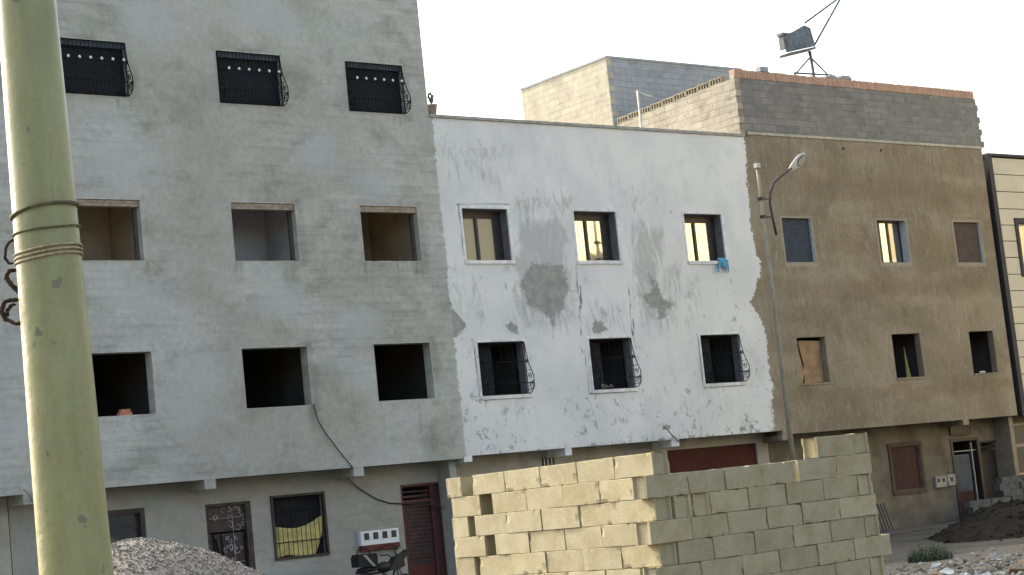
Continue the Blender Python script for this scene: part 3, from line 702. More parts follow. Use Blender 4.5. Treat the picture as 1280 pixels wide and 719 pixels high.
# vent, garage door
vt = MB(); vt.box(30.05, 30.44, .77, .81, 2.74, 2.95); v_ = vt.build('vent', M['dark_frame'], wb)
vt = MB()
for x in (30.08, 30.2, 30.32): vt.box(x, x+.03, .76, .769, 2.75, 2.94)
vt.build('vent_bar', M['white_trim'], wb)
gd = MB()
for i in range(28): gd.box(34.45, 37.93, .86, .90, -.10+i*.106, -.005+i*.106)
gd.box(34.45, 37.93, .885, .91, -.1, 2.86); g_ = gd.build('garage_door', M['garage_red'], wb)
# wall light arm at the overhang
q = MB(); q.tube([(34.15,-.02,3.05),(33.8,-.2,3.2),(33.36,-.45,3.4)], .022, 6); q.box(33.26,33.42,-.54,-.42,3.38,3.48); tag(q.build('wall_bracket', M['galv']), 'dark spot lamp arm sticking out at the bottom edge of the white house', 'bracket')
# blue cloth
q = MB(); nx, nz = 12, 10; vs = []; q.smooth = True
for j in range(nz+1):
    for i in range(nx+1):
        u, t_ = i/nx, j/nz; wdt = .30+.12*t_; x = 36.78 - wdt*(1-u) + .0*t_ ; x -= .10*t_*(1-u)
        z = 8.06 - .44*t_*(1-.45*math.sin(u*3.1)**2*(1 if t_ > .5 else .4)) ; y = -.075-.05*t_*math.sin(u*9+t_)
        if t_ < .15: y += .10
        vs.append((x+.02*noise.noise(Vector((u*5,t_*5,2))), y, z))
q.add(vs, [(j*(nx+1)+i, j*(nx+1)+i+1, (j+1)*(nx+1)+i+1, (j+1)*(nx+1)+i) for j in range(nz) for i in range(nx)])
cl = q.build('cloth', M['blue_cloth'], fixn=False); md = cl.modifiers.new('solid','SOLIDIFY'); md.thickness = .008
tag(cl, 'crumpled light blue cloth hanging over an upper window sill of the white house', 'cloth')
# flower pot on the roof corner
fp = empty('flower_pot', (27.12,.12,11.66), 'pale flower pot with a straggly plant on the white house roof corner', 'flower pot')
q = MB(); q.tube([(27.14,.12,11.662),(27.14,.12,11.90),(27.14,.12,11.905),(27.14,.12,11.94)], [.10,.135,.15,.15], 14); q.build('pot', M['terracotta'], fp)
q = MB(); rn = random.Random(9)
for k in range(9):
    a = rn.uniform(0,6.3); h = rn.uniform(.12,.36); dx, dy = .1*math.cos(a)*h*3, .1*math.sin(a)*h*3
    q.tube([(27.14,.12,11.92),(27.14+dx*.5,.12+dy*.5,11.93+h*.6),(27.14+dx,.12+dy,11.93+h)], [.012,.009,.006], 4)
    q.ball((27.14+dx,.12+dy,11.93+h), .035, 5, 4, (1,1,1.3)); q.ball((27.14+dx*.6,.12+dy*.6,11.93+h*.6), .03, 5, 4, (1.4,1,.8))
q.build('plant', M['leaf'], fp)

# ================================================================== BROWN BUILDING
bb = empty('brown_building', (43.6,0,-.1), 'three storey house in rough brown render with bare block roof walls', 'building')
B2 = [(39.24,40.48),(43.43,44.75),(47.10,48.42)]; B1 = [(39.26,40.46),(43.43,44.74),(47.14,48.36)]
ZB2, ZB1 = (7.94, 9.24), (4.41, 5.74)
holes = [(a,c,*ZB2) for a,c in B2] + [(a,c,*ZB1) for a,c in B1]
def collar(x, z):
    v = np.zeros(x.shape)
    for (a,c) in B2:
        p = [(a-.09,ZB2[0]-.14),(c+.09,ZB2[0]-.14),(c+.09,ZB2[1]+.07),(a-.09,ZB2[1]+.07)]; v = np.maximum(v, np.clip(.5+poly_sd(x,z,p)/.1, 0, .62))
    for (a,c) in B1:
        p = [(a-.06,ZB1[0]-.16),(c+.06,ZB1[0]-.16),(c+.06,ZB1[0]),(a-.06,ZB1[0])]; v = np.maximum(v, np.clip(.5+poly_sd(x,z,p)/.1, 0, .5))
    return v
facade('wall', M['brown'], bb, 38.22, 49.06, 3.0, 11.66, 0, .22, holes, .06, dict(collar=collar))
MB().box(38.24, 49.06, -.03, .24, 11.665, 11.74).build('ledge', M['cement_line'], bb)
MB().box(38.3, 49.0, .22, 1.0, 3.005, 3.2).build('floor_slab', M['tan_wall'], bb)
q = MB(); q.box(48.86, 49.06, .22, 12, -.2, 11.66); q.box(38.3, 48.86, 11.8, 12, -.2, 11.66); q.box(38.2, 48.86, .25, 11.8, 11.4, 11.6); q.build('side_wall', M['brown'], bb)
for x0, x1 in ((38.2,38.5),(46.30,46.58)): MB().box(x0, x1, .012, .80, 2.84, 3.0).build('beam', M['brown'], bb)
facade('ground_floor_wall', M['tan_wall'], bb, 38.42, 49.2, -.25, 3.0, .8, .2, [(43.66,44.95,1.06,2.36),(46.52,47.93,-.12,2.46),(47.97,49.04,.3,2.30)])
# openings
for zz, ws in ((ZB2,B2),(ZB1,B1)):
    for i, (a, c) in enumerate(ws):
        up_ = zz is ZB2
        w_ = empty('window', ((a+c)/2, 0, zz[0]), None, None); w_.parent = bb; w_.location = tuple(ORG[w_.name]-ORG[bb.name])
        if up_:
            w_['label'] = ('window closed by a blue grey roller shutter', 'sliding window with glass reflecting warm light', 'window closed by a brown roller shutter')[i]
            MB().box(c-.004, c+.05, .005, .35, zz[0], zz[1]).build('jamb', M['alu'], w_)
            if i != 1:
                q = MB(); n_ = 22
                for k in range(n_):
                    h = (zz[1]-zz[0])/n_; q.prism([(.10, zz[0]+k*h), (.085, zz[0]+(k+.5)*h), (.10, zz[0]+(k+.93)*h), (.12, zz[0]+(k+.93)*h), (.12, zz[0]+k*h)], 0, a, c-.01)
                q.build('roller_shutter', M['shutter_blue'] if i == 0 else M['shutter_brown'], w_)
                MB().box(a, c-.01, .125, .15, zz[0], zz[1]).build('backing', M['dark_frame'], w_)
            else:
                room(w_, a, c, *zz, .36, 2, M['room_dark'], .1)
                q = MB(); frame(q, a, c-.01, zz[0], zz[1], .24, .30, .045); q.box(a+.30, a+.37, .235, .295, zz[0]+.045, zz[1]-.045); q.box(a+.68, a+.78, .235, .295, zz[0]+.045, zz[1]-.045); q.build('frame', M['dark_frame'], w_)
                MB().box(a+.045, a+.30, .26, .27, zz[0]+.045, zz[1]-.045).build('pane', M['glass_sun'], w_)
                MB().box(a+.37, a+.68, .255, .265, zz[0]+.045, zz[1]-.045).build('pane', M['glass_sun'], w_)
                MB().box(a+.78, c-.06, .26, .27, zz[0]+.045, zz[1]-.045).build('pane', M['glass'], w_)
        else:
            w_['label'] = ('window opening boarded with warped plywood', 'dark opening with a pale splinter of board', 'dark empty opening')[i]
            room(w_, a, c, *zz, .22, 3, M['room_dark'], .2)
            if i == 0:
                q = MB(); q.prism([(a+.04,zz[0]+.02),(a+.30,zz[0]),(a+.36,zz[0]+.6),(a+.22,zz[1]-.06),(a+.02,zz[1]-.05)], 1, .24, .26); q.prism([(a+.33,zz[0]+.01),(c-.02,zz[0]+.03),(c-.01,zz[1]-.09),(a+.24,zz[1]-.07),(a+.38,zz[0]+.6)], 1, .20, .218)
                q.prism([(a+.06,zz[0]+.1),(a+.22,zz[0]+.02),(a+.34,zz[0]+.35),(a+.24,zz[0]+.75),(a+.05,zz[0]+.8)], 1, .17, .188)
                q.build('board', M['plywood'], w_)
            if i == 1:
                q = MB(); q.prism([(a+.70,zz[0]),(a+.90,zz[0]),(a+.74,zz[0]+.98)], 1, .19, .21); q.build('splinter', plain('olive_board', (.16,.16,.07), .8), w_)
            if i == 2:
                q = MB()
                for k in range(5): q.ball((a+.45+.05*k, .10, zz[0]+.035+.012*(k%2)), .045, 6, 4, (1.2,1,.6))
                tag(q.build('white_bag', M['white_trim']), 'small white bag left on the sill of the right lower brown house window', 'bag')
            MB().box(a-.05, c+.05, -.03, .02, zz[0]-.06, zz[0]-.004).build('sill', M['brown'], w_)
# two small holes near the top of the wall
q = MB(); q.tube([(42.32,-.012,11.41),(42.32,.05,11.41)], .05, 10); q.tube([(44.04,-.012,11.43),(44.04,.05,11.43)], .05, 10); q.build('drain_hole', M['dark_frame'], bb)
# ground floor shutter window
w_ = empty('shuttered_window', (44.3,.8,.9), None, None); w_.parent = bb; w_.location = tuple(ORG[w_.name]-ORG[bb.name])
q = MB(); frame(q, 43.53, 45.10, .92, 2.50, .765, .80, .13); q.build('surround', plain('brown_surround', (.085,.062,.05), .8), w_)
q = MB()
for k in range(20): q.box(43.66, 44.95, .86, .875, 1.06+k*.065, 1.115+k*.065)
q.box(43.66,44.95,.876,.89,1.06,2.36)
q.build('roller_shutter', M['shutter_red'], w_)
# meter boxes right
mb2 = empty('meter_box', (45.9,.79,1.0), 'pair of pale grey meter boxes beside the dark door of the brown house', 'meter box')
MB().box(45.50, 46.02, .70, .798, 1.01, 1.33).build('case', M['meter_grey'], mb2); MB().box(46.07, 46.44, .70, .798, 1.03, 1.37).build('case', M['meter_grey'], mb2)
q = MB()
for x in (45.56, 45.80, 46.2): q.box(x, x+.12, .692, .699, 1.16, 1.28)
q.build('meter_window', M['dark_frame'], mb2)
q = MB(); q.box(45.48, 46.46, .69, .80, 1.34, 1.36) ; q.tube([(46.3,.76,1.37),(46.3,.76,1.55)], .02, 6); q.build('bracket', M['galv'], mb2)
# doors
d = empty('house_door', (47.2,.8,-.12), None, None); d.parent = bb; d.location = tuple(ORG[d.name]-ORG[bb.name]); d['label'] = 'half open dark metal door'
q = MB(); frame(q, 46.52, 47.93, -.12, 2.46, .77, .9, .10); q.build('frame', M['dark_frame'], d)
MB().box(46.66, 47.55, .92, .95, -.05, 1.95).build('leaf', M['shutter_blue'], d); MB().box(46.68, 47.5, .90, .918, -.05, .8).build('lower_panel', M['shutter_red'], d)
MB().box(46.62, 47.83, .86, .90, 2.04, 2.07).box(47.60, 47.64, .85, .9, -.05, 2.3).build('rail', M['galv'], d)
room(bb, 46.6, 49.0, .6, 2.2, 1.0, 2.5, M['room_dark'], .1, 'hallway')
d2 = empty('side_door', (48.5,.8,-.12), None, None); d2.parent = bb; d2.location = tuple(ORG[d2.name]-ORG[bb.name])
q = MB(); frame(q, 47.97, 49.04, .3, 2.30, .80, .9, .06); q.box(48.03,48.98,.86,.89,1.95,1.99); q.box(48.03,48.98,.86,.89,2.1,2.13); q.build('frame', M['door_dark'], d2)
MB().box(48.03, 48.98, .90, .93, .36, 1.95).build('leaf', M['door_dark'], d2)
MB().box(46.55, 47.6, .74, .80, 2.56, 2.86).build('vent', M['dark_frame'], bb)

# ---- rooftop block walls
rw = MB(); rw.box(38.0+.2, 49.05, .02, .20, 11.745, 13.33)
# irregular toothed right end
for k in range(8): rw.box(49.05, 49.05+(.10 if k % 2 else .22)*(1-.06*k), .02, .20, 11.745+k*.2, 11.745+k*.2+.19)
rw.build('roof_wall_front', M['roof_front'], bb)
sw = MB(); sw.box(38.0, 38.198, .03, 9.75, 11.3, 13.03)
for k in range(7):
    sw.box(37.985, 38.199, -.006 if k % 2 else .010, .42 if k % 2 else .22, 11.78+k*.2, 11.78+k*.2+.19)
sw.prism([(.02,13.032),(5.3,13.032),(5.3,13.10),(.02,13.33)], 0, 38.0, 38.198)
sw.build('roof_wall_side', M['roof_side_low'], bb)
# hollow blocks laid on the side wall, holes facing out
hb = MB(); rn = random.Random(2)
y = .55
while y < 5.1:
    z0 = 13.325-(y/5.3)*.22; hb.box(38.02, 38.18, y, y+.5, z0+.0, z0+.035); hb.box(38.02, 38.18, y, y+.5, z0+.165, z0+.2)
    hb.box(38.15, 38.18, y+.002, y+.498, z0+.036, z0+.164)
    for k in range(5): hb.box(38.022, 38.148, y+.115*k, y+.115*k+.036, z0+.036, z0+.164)
    y += .515
hb.build('hollow_block_row', plain('dull_block', (.30,.27,.20), .95, .25, 9), bb)
# brick soldier course
bk = MB(); x = 38.02; rn = random.Random(5)
while x < 49.0:
    j = rn.uniform(-.006,.006); bk.box(x, x+.098, .0+j, .21+j, 13.335, 13.335+.245+rn.uniform(-.012,.012)); x += .108
bk.build('brick_coping', M['brick'], bb)
MB().box(38.0, 49.02, .02, .19, 13.332, 13.42).build('coping_mortar', M['cement_line'], bb)
# back room on the roof
br = MB(); br.box(38.0, 38.2, 5.35, 9.6, 13.035, 15.3); 
for k in range(0, 11, 2): br.box(38.004, 38.21, 5.325, 5.342, 13.05+k*.2, 13.05+k*.2+.19)
br.build('roof_room_side', M['roof_side'], bb)
br = MB(); br.box(38.202, 44.0, 5.35, 5.55, 11.6, 15.3); br.box(43.8, 44.0, 5.55, 9.6, 11.6, 15.3); br.box(38.202, 43.8, 9.4, 9.6, 11.6, 15.3)
for k in range(11): br.box(38.0, 38.202, 5.335 if k % 2 else 5.345, 5.348, 13.05+k*.2, 13.05+k*.2+.185)
br.build('roof_room_front', M['roof_back'], bb)
MB().box(37.97, 44.03, 5.32, 9.63, 15.302, 15.37).build('roof_room_slab', M['roof_back'], bb)
# thin pipe behind the parapet
q = MB(); q.tube([(36.0,2.0,10.8),(36.03,2.0,13.32)], .035, 8); q.tube([(36.03,2.0,13.28),(36.35,1.9,13.16),(36.5,1.9,13.15)], .02, 6)
tag(q.build('roof_pipe', M['pvc']), 'thin upright pipe with a short side arm on the white house roof', 'pipe')
q = MB(); q.tube([(36.2,8.4,10.8),(36.2,8.4,15.0)], .012, 5)
# loose blocks on the coping
for k, (x, wd, h) in enumerate(((39.15,.34,.15),(42.0,.5,.05),(42.55,.6,.07))):
    q = MB(); q.box(x, x+wd, .03, .2, 13.60, 13.60+h); 
    if k: q.box(x+.18, x+wd-.05, .04, .19, 13.60+h+.002, 13.60+h+.05)
    tag(q.build('roof_block', M['roof_back']), ('loose grey block on the brick coping near its left corner','flat grey slab on the brick coping at the foot of the dish stand','two flat grey slabs on the brick coping right of the dish stand')[k], 'block', 'loose blocks on the roof edge')

# ---- satellite dish frame on the roof (dish removed): y=2.5
def D(x, z, y=4.0): return (x, y, z)
sdsh = empty('satellite_dish_stand', (46,4,11.6), 'metal dish stand on the brown house roof with blue grey bracket and two rods', 'dish stand')
q = MB(); q.tube([D(45.95,15.75),D(46.05,14.2),D(46.1,11.6)], .055, 8); q.build('mast', M['dish_blue'], sdsh)
for (x, y) in ((45.1,4.0),(46.85,4.0),(45.9,5.2)):
    q = MB(); q.tube([(45.95,4.0,15.55),(x, y,14.9 if y < 5 else 14.9),(x-(.1 if x < 46 else -.35), y,11.6)], .03, 6); q.build('leg', M['dish_dark'], sdsh)
q = MB(); q.tube([D(45.05,14.95),D(46.9,15.0)], .03, 6); q.build('brace', M['dish_blue'], sdsh)
q = MB(); q.prism([(44.72,16.25),(45.15,16.32),(45.8,16.62),(46.08,16.55),(46.22,15.95),(45.8,15.86),(44.95,15.66)], 1, 3.95, 4.12); q.build('bracket', M['dish_blue'], sdsh)
q = MB(); q.box(44.62,44.85,3.9,4.16,16.18,16.27); q.box(44.66,44.74,3.92,4.14,15.72,16.2); q.prism([(44.68,15.55),(46.0,15.85),(46.0,15.78),(44.7,15.47)], 1, 3.75, 4.2); q.build('bracket_claw', M['dish_dark'], sdsh)
for p0 in ((45.9,16.72),(46.2,15.95)):
    q = MB(); q.tube([D(*p0), D(47.95,17.85), D(48.2,18.1)], .035, 6); q.build('rod', M['dish_dark'], sdsh)
q = MB(); q.box(48.05,48.3,3.9,4.1,18.0,18.25); q.build('feed_horn', M['dish_blue'], sdsh)

# ================================================================== PANELLED BUILDING (right)
pb = empty('panelled_building', (54,0,-.1), 'cream panelled house with black joints and a black corner strip at the right edge', 'building')
facade('wall', M['black_trim'], pb, 49.30, 62, 3.0, 11.42, .02, .25, [(50.42,52.0,7.63,9.20)])
q = MB(); zs = [11.40,10.84,10.27,9.70,9.16,8.63,8.09,7.54,7.0,6.46,5.92,5.37,4.84,4.29,3.75,3.2]
for zt, zb in zip(zs, zs[1:]):
    zb += .028; x = 49.36
    if zb < 9.42 and zt > 7.48:
        x0 = 49.5
        q.box(49.46, 50.24, -.012, .018, zb, zt)
        if zt > 9.42: q.box(50.24, 52.18, -.012, .018, 9.42, zt)
        if zb < 7.48 and zt > 7.48: q.box(50.24, 52.18, -.012, .018, zb, 7.46)
        q.box(52.18, 61.9, -.012, .018, zb, zt)
    else: q.box(49.46, 61.9, -.012, .018, zb, zt)
q.build('cladding', M['panel'], pb)
MB().box(49.24, 49.45, -.07, .05, 2.95, 11.44).build('corner_strip', M['black_trim'], pb)
MB().box(49.24, 62, -.09, .3, 11.445, 11.53).build('coping', M['black_trim'], pb)
MB().box(49.35, 62, .28, 1.2, 3.0, 3.2).build('floor_slab', M['black_trim'], pb)
q = MB(); q.box(49.35,61.9,.3,12,11.0,11.2); q.box(49.35,61.9,11.8,12,-.2,11.0); q.build('roof', M['black_trim'], pb)
w_ = empty('window', (51.2,0,7.6), None, None); w_.parent = pb; w_.location = tuple(ORG[w_.name]-ORG[pb.name])
q = MB(); frame(q, 50.26, 52.16, 7.49, 9.40, -.05, .03, .15); q.build('surround', M['black_trim'], w_)
q = MB(); frame(q, 50.42, 52.0, 7.645, 9.245, .03, .1, .07); q.box(51.17,51.24,.04,.1,7.7,9.2); q.build('frame', M['white_trim'], w_)
MB().box(50.48, 51.95, .085, .095, 7.7, 9.2).build('pane', M['glass'], w_)
facade('ground_floor_wall', M['tan_wall'], pb, 49.22, 62, -.25, 3.0, .8, .2, [(49.45,52.0,1.1,2.74)])
q = MB(); frame(q, 49.42, 52.0, 1.1, 2.76, .76, .84, .07); q.box(49.49, 51.93, .77, .83, 2.0, 2.10); q.box(49.50,49.58,.78,.83,1.17,2.0); q.box(50.6,50.68,.78,.83,1.17,2.0); q.build('shop_window_frame', M['wood'], pb)
MB().box(49.49, 51.93, .84, .85, 1.17, 2.69).build('shop_window_pane', M['glass_dull'], pb)

# opposite side of the lot, only ever seen as a warm reflection in the glass
ob = empty('apartment_building', (72,-36,-.1), 'sunlit cream apartment block across the lot, mirrored in the upper windows', 'building')
facade('wall', M['opposite'], ob, 52, 95, -.2, 19, -30, -.3, [])
q = MB(); q.box(52, 95, -42, -30.31, -.2, 18.9); q.build('side_wall', M['opposite'], ob)
for k in range(5):
    for i in range(10):
        if (i*3+k*5) % 4 == 0: continue
        x = 54.5+i*4.0; MB().box(x, x+1.3, -29.99, -29.93, 2+k*3.4, 3.4+k*3.4).build('window', M['dark_frame'], ob)

# ================================================================== STREET LAMP
sp = empty('street_lamp', (35.3,-3,-.12), 'tall slim street lamp with curved arm in front of the brown house', 'street lamp')
MB().tube([(35.3,-3,-.12),(35.3,-3,5),(35.28,-3,9.95)], [.075,.06,.042], 12).build('pole', plain('lamp_pole', (.27,.25,.19), .7, .2, 3), sp)
MB().box(35.215,35.345,-3.065,-2.935,9.95,10.07).build('cap', M['lamp_head'], sp)
q = MB(); q.tube([(35.70,-3,8.15),(35.64,-3,8.6),(35.60,-3,9.0),(35.66,-3,9.3),(35.84,-3,9.56),(36.12,-3,9.74),(36.42,-3,9.90),(36.6,-3,9.98)], .034, 8); q.build('arm', M['lamp_dark'], sp)
for z in (8.62, 9.10): q = MB(); q.box(35.2,35.66,-3.02,-2.98,z,z+.035); q.box(35.225,35.345,-3.07,-2.93,z-.02,z+.06); q.build('clamp', M['lamp_dark'], sp)
# head: elongated shell tilted upward along the arm
hd = MB(); hd.smooth = True; n_ = 14; L = 14; vs = []; fs = []
ax = Vector((.87,-.0,.50)).normalized(); sdv = (Matrix.Rotation(R(-68),3,ax) @ Vector((0,1,0))).normalized(); nn = ax.cross(sdv).normalized()
if nn.z < 0: nn = -nn
base = Vector((36.5,-3,9.93))
for i in range(L+1):
    u = i/L; wd = .045+.135*math.sin(math.pi*min(1, u*.92+.0)**1.3)**.8 if u > 0 else .045; th = .03+.06*math.sin(math.pi*min(1,u*.97))**.7
    if i == L: wd, th = .02, .015
    for j in range(n_):
        a = 2*math.pi*j/n_; s_ = math.sin(a)
        vs.append(tuple(base + ax*(u*.86) + sdv*(wd*math.cos(a)) + nn*(th*s_*(1 if s_ > 0 else .35))))
for i in range(L):
    for j in range(n_): a = i*n_+j; c = i*n_+(j+1)%n_; fs.append((a, c, c+n_, a+n_))
fs += [tuple(range(n_)), tuple(range(L*n_, (L+1)*n_))]
hd.add(vs, fs); hdo = hd.build('lamp_head', M['lamp_head'], sp)
ln = MB(); pts = []
for j in range(16):
    a = 2*math.pi*j/16; pts.append(base + ax*(.58+.21*math.cos(a)) + sdv*(.115*math.sin(a)))
vs = [tuple(p - nn*.035) for p in pts] + [tuple(p - nn*.05) for p in pts]
ln.add(vs, [tuple(range(16)), tuple(range(31,15,-1))] + [(j,(j+1)%16,16+(j+1)%16,16+j) for j in range(16)]); ln.build('lens', M['lens'], sp)
rg = MB(); rg.tube([tuple(p - nn*.04) for p in pts+[pts[0]]], .014, 5); rg.build('lens_rim', M['lamp_dark'], sp)

# ================================================================== FOREGROUND POLE
pc = Vector((2.885,-29.735,0))
pl = empty('yellow_pole', (pc.x,pc.y,-.12), 'thick yellow green painted pole standing close in front, at the left', 'pole')
q = MB(); q.smooth = True; pts = []; rr = []
for k in range(60):
    z = -.12+k*.14; pts.append((2.898-.0115*(z-1.7), -29.737+.005*(z-1.7), z)); rr.append(max(.06, .149-.0105*z + .0012*noise.noise(Vector((0,0,z*2)))))
q.tube(pts, rr, 40); q.build('shaft', M['pole'], pl)
def prad(z): return .149-.0105*z
def ring(z, r, tilt, rad, mat, name, wob=.004, turns=1, label='', seed=0):
    q = MB(); rn = random.Random(seed); P = []
    n_ = int(44*turns)
    for k in range(n_+1):
        a = 2*math.pi*k/44; rz = z + tilt*math.cos(a+.66) + wob*math.sin(a*2+seed) + (turns > 1)*.016*k/44
        R_ = prad(rz)+rad*.7 + .002*math.sin(5*a)
        P.append((2.898-.0115*(rz-1.7)+R_*math.cos(a), pc.y+R_*math.sin(a), rz))
    q.tube(P, rad, 6); return tag(q.build(name, mat), label, 'rope', 'ropes tied round the yellow pole')
ring(3.055, 0, .018, .0065, M['rope_dark'], 'rope', label='dark old rope loop, topmost on the yellow pole')
ring(2.975, 0, .010, .004, M['rope_dark'], 'rope', label='thin olive cord loop, middle one on the yellow pole', seed=2)
ring(2.862, 0, .006, .0045, M['rope'], 'rope', .003, 3, 'pale rope wound three times round the yellow pole', 4)
# rusty twisted wires on the left of the pole
lf = Vector((-.78,.55,0)).normalized()*1.0
lf = Vector((-RT.x, -RT.y, 0)).normalized()
def wirepts(spec): return [(pc.x+lf.x*(prad(z)+o)+jx, pc.y+lf.y*(prad(z)+o), z) for z, o, jx in spec]
q = MB(); rn = random.Random(1)
def twist(P, r, n=3, rad=.008):
    P = [Vector(p) for p in P]; dense = []; r *= .5; rad *= .62
    for a, b_ in zip(P, P[1:]):
        for k in range(6): dense.append(a.lerp(b_, k/6))
    dense.append(P[-1])
    for s in range(n):
        q.tube([p + Vector((math.cos(i*.9+s*2.1), math.sin(i*.9+s*2.1), .6*math.sin(i*.7+s)))*r for i, p in enumerate(dense)], rad, 5)
twist(wirepts([(2.965,-.005,0),(2.955,.025,0),(2.93,.04,0),(2.895,.045,0),(2.875,.03,0),(2.87,.005,0)]), .006, 3, .006)
twist(wirepts([(2.845,.005,0),(2.85,.03,0),(2.825,.045,0),(2.79,.025,0),(2.765,.0,0)]), .010, 3, .009)
tag(q.build('rusty_wire', M['rusty']), 'rusty twisted wire hooks on the left side of the yellow pole, upper bunch', 'wire', 'rusty wires on the pole')
q = MB()
twist(wirepts([(2.735,.0,0),(2.74,.03,0),(2.73,.06,0),(2.70,.07,0),(2.67,.055,0),(2.65,.025,0),(2.648,-.005,0)]), .010, 3, .010)
twist(wirepts([(2.72,.02,0),(2.71,.045,0),(2.68,.05,0)]), .008, 2, .008)
tag(q.build('rusty_wire', M['rusty']), 'rusty twisted wire loop on the left side of the yellow pole, lower bunch', 'wire', 'rusty wires on the pole')

# ================================================================== BLOCK PILE
def block_mesh(seed):
    rn = random.Random(seed); q = MB(); L, Wd, H = .5, .2, .197; r = .028; dp = .022
    def j(): return rn.uniform(-.0018,.0018)
    # body with recessed ends (H-shaped ends of a hollow block), subdivided so that edges can be a little irregular
    xs = [-L/2, -L/2+.05, -.1, .1, L/2-.05, L/2]
    ring = lambda x: [(x, -Wd/2+j(), -H/2+j()), (x, Wd/2+j(), -H/2+j()), (x, Wd/2+j(), H/2+j()), (x, -Wd/2+j(), H/2+j())]
    vs = []; fs = []
    for x in xs: vs += ring(x+j())
    for i in range(len(xs)-1):
        for k in range(4): a = i*4+k; b_ = i*4+(k+1)%4; fs.append((a, a+4, b_+4, b_))
    q.add(vs, fs)
    for sgn, base_i in ((-1,0),(1,(len(xs)-1)*4)):
        o = vs[base_i:base_i+4]; x = o[0][0]
        inn = [(x, -Wd/2+r, -H/2), (x, Wd/2-r, -H/2), (x, Wd/2-r, H/2), (x, -Wd/2+r, H/2)]
        dpn = [(x-sgn*dp, -Wd/2+r+.012, -H/2), (x-sgn*dp, Wd/2-r-.012, -H/2), (x-sgn*dp, Wd/2-r-.012, H/2), (x-sgn*dp, -Wd/2+r+.012, H/2)]
        q.add([o[0], inn[0], inn[3], o[3]], [(0,1,2,3)]); q.add([inn[1], o[1], o[2], inn[2]], [(0,1,2,3)])
        q.add([inn[0], dpn[0], dpn[3], inn[3]], [(0,1,2,3)]); q.add([dpn[1], inn[1], inn[2], dpn[2]], [(0,1,2,3)]); q.add(dpn, [(0,1,2,3)])
        q.add([inn[0], inn[1], dpn[1], dpn[0]], [(0,1,2,3)]); q.add([inn[3], inn[2], dpn[2], dpn[3]], [(0,1,2,3)])
    o = q.build('block_proto', M['block'], origin=(0,0,0)); me = o.data; bpy.data.objects.remove(o)
    import bmesh
    bm = bmesh.new(); bm.from_mesh(me); bmesh.ops.remove_doubles(bm, verts=bm.verts, dist=.0004)
    es = [e for e in bm.edges if len(e.link_faces) == 2 and e.calc_face_angle(0) > .9]
    bmesh.ops.bevel(bm, geom=es, offset=.0035, segments=1, affect='EDGES'); bmesh.ops.recalc_face_normals(bm, faces=bm.faces)
    bmesh.ops.subdivide_edges(bm, edges=[e for e in bm.edges if e.calc_length() > .06], cuts=5, use_grid_fill=True)
    off = Vector((seed*3.7, seed*1.3, 0))
    for v in bm.verts:
        p = v.co; k = sum((abs(abs(p.x)-.25) < .012, abs(abs(p.y)-.1) < .012, abs(abs(p.z)-.0985) < .012))
        if k >= 2:
            a_ = noise.noise(p*9+off)+.5*noise.noise(p*23+off)
            if a_ > .46: v.co -= Vector((math.copysign(1,p.x)*(abs(p.x) > .23), math.copysign(1,p.y)*(abs(p.y) > .08), math.copysign(1,p.z)*(abs(p.z) > .08)))*min(.008, (a_-.40)*.04)
    bm.to_mesh(me); bm.free(); return me
BM = [block_mesh(s) for s in range(9)]
ORD = ['top','second','third','fourth','fifth','sixth','seventh','eighth','ninth','tenth','eleventh','twelfth']
NUM = ['first','second','third','fourth','fifth','sixth','seventh','eighth']
rb = random.Random(11)
def put_block(cx, cy, zt, L, along, label, yaw=0.0, dz=0):
    o = bpy.data.objects.new('concrete_block', rb.choice(BM)); C.objects.link(o)
    o.location = (cx, cy, zt-.0985+dz); o.scale = (L/.5, 1, 1)
    o.rotation_euler = (rb.uniform(-.004,.004), rb.uniform(-.004,.004), (0 if along == 'x' else math.pi/2) + yaw + (math.pi if rb.random() < .5 else 0))
    return tag(o, label, 'concrete block', 'concrete blocks stacked in the foreground pile')
XC, YC, TOP = 11.006, -24.037, 2.14
def left_row(k, ys, corner_end):
    """ys: boundaries from the corner backwards (decreasing y magnitude)"""
    zt = TOP-.2*k
    for i, (a, c) in enumerate(ys):
        L = (c-a)-.013
        lab = 'hollow concrete block in %s course, %s from the corner on the sunlit left face' % (ORD[k], NUM[i]) if L > .3 else 'short concrete block in %s course at the far left end' % ORD[k]
        put_block(XC+.1+rb.uniform(-.007,.007), (a+c)/2, zt, L, 'y', lab, rb.uniform(-.014,.014))
LR = {
 0: [(-24.05,-23.53),(-23.53,-23.0),(-23.0,-22.46),(-22.46,-21.91),(-21.91,-21.39),(-21.22,-20.96)],
 1: [(-23.77,-23.30),(-23.30,-22.77),(-22.77,-22.22),(-22.22,-21.68),(-21.49,-21.01)],
 2: [(-24.03,-23.50),(-23.50,-22.98),(-22.98,-22.43),(-22.43,-21.88),(-21.88,-21.37),(-21.26,-20.99)],
 3: [(-23.72,-23.26),(-23.26,-22.73),(-22.73,-22.20),(-22.20,-21.67),(-21.52,-20.99)],
 4: [(-24.02,-23.50),(-23.50,-22.97),(-22.97,-22.43),(-22.43,-21.90),(-21.90,-21.38),(-21.30,-20.98)],
}
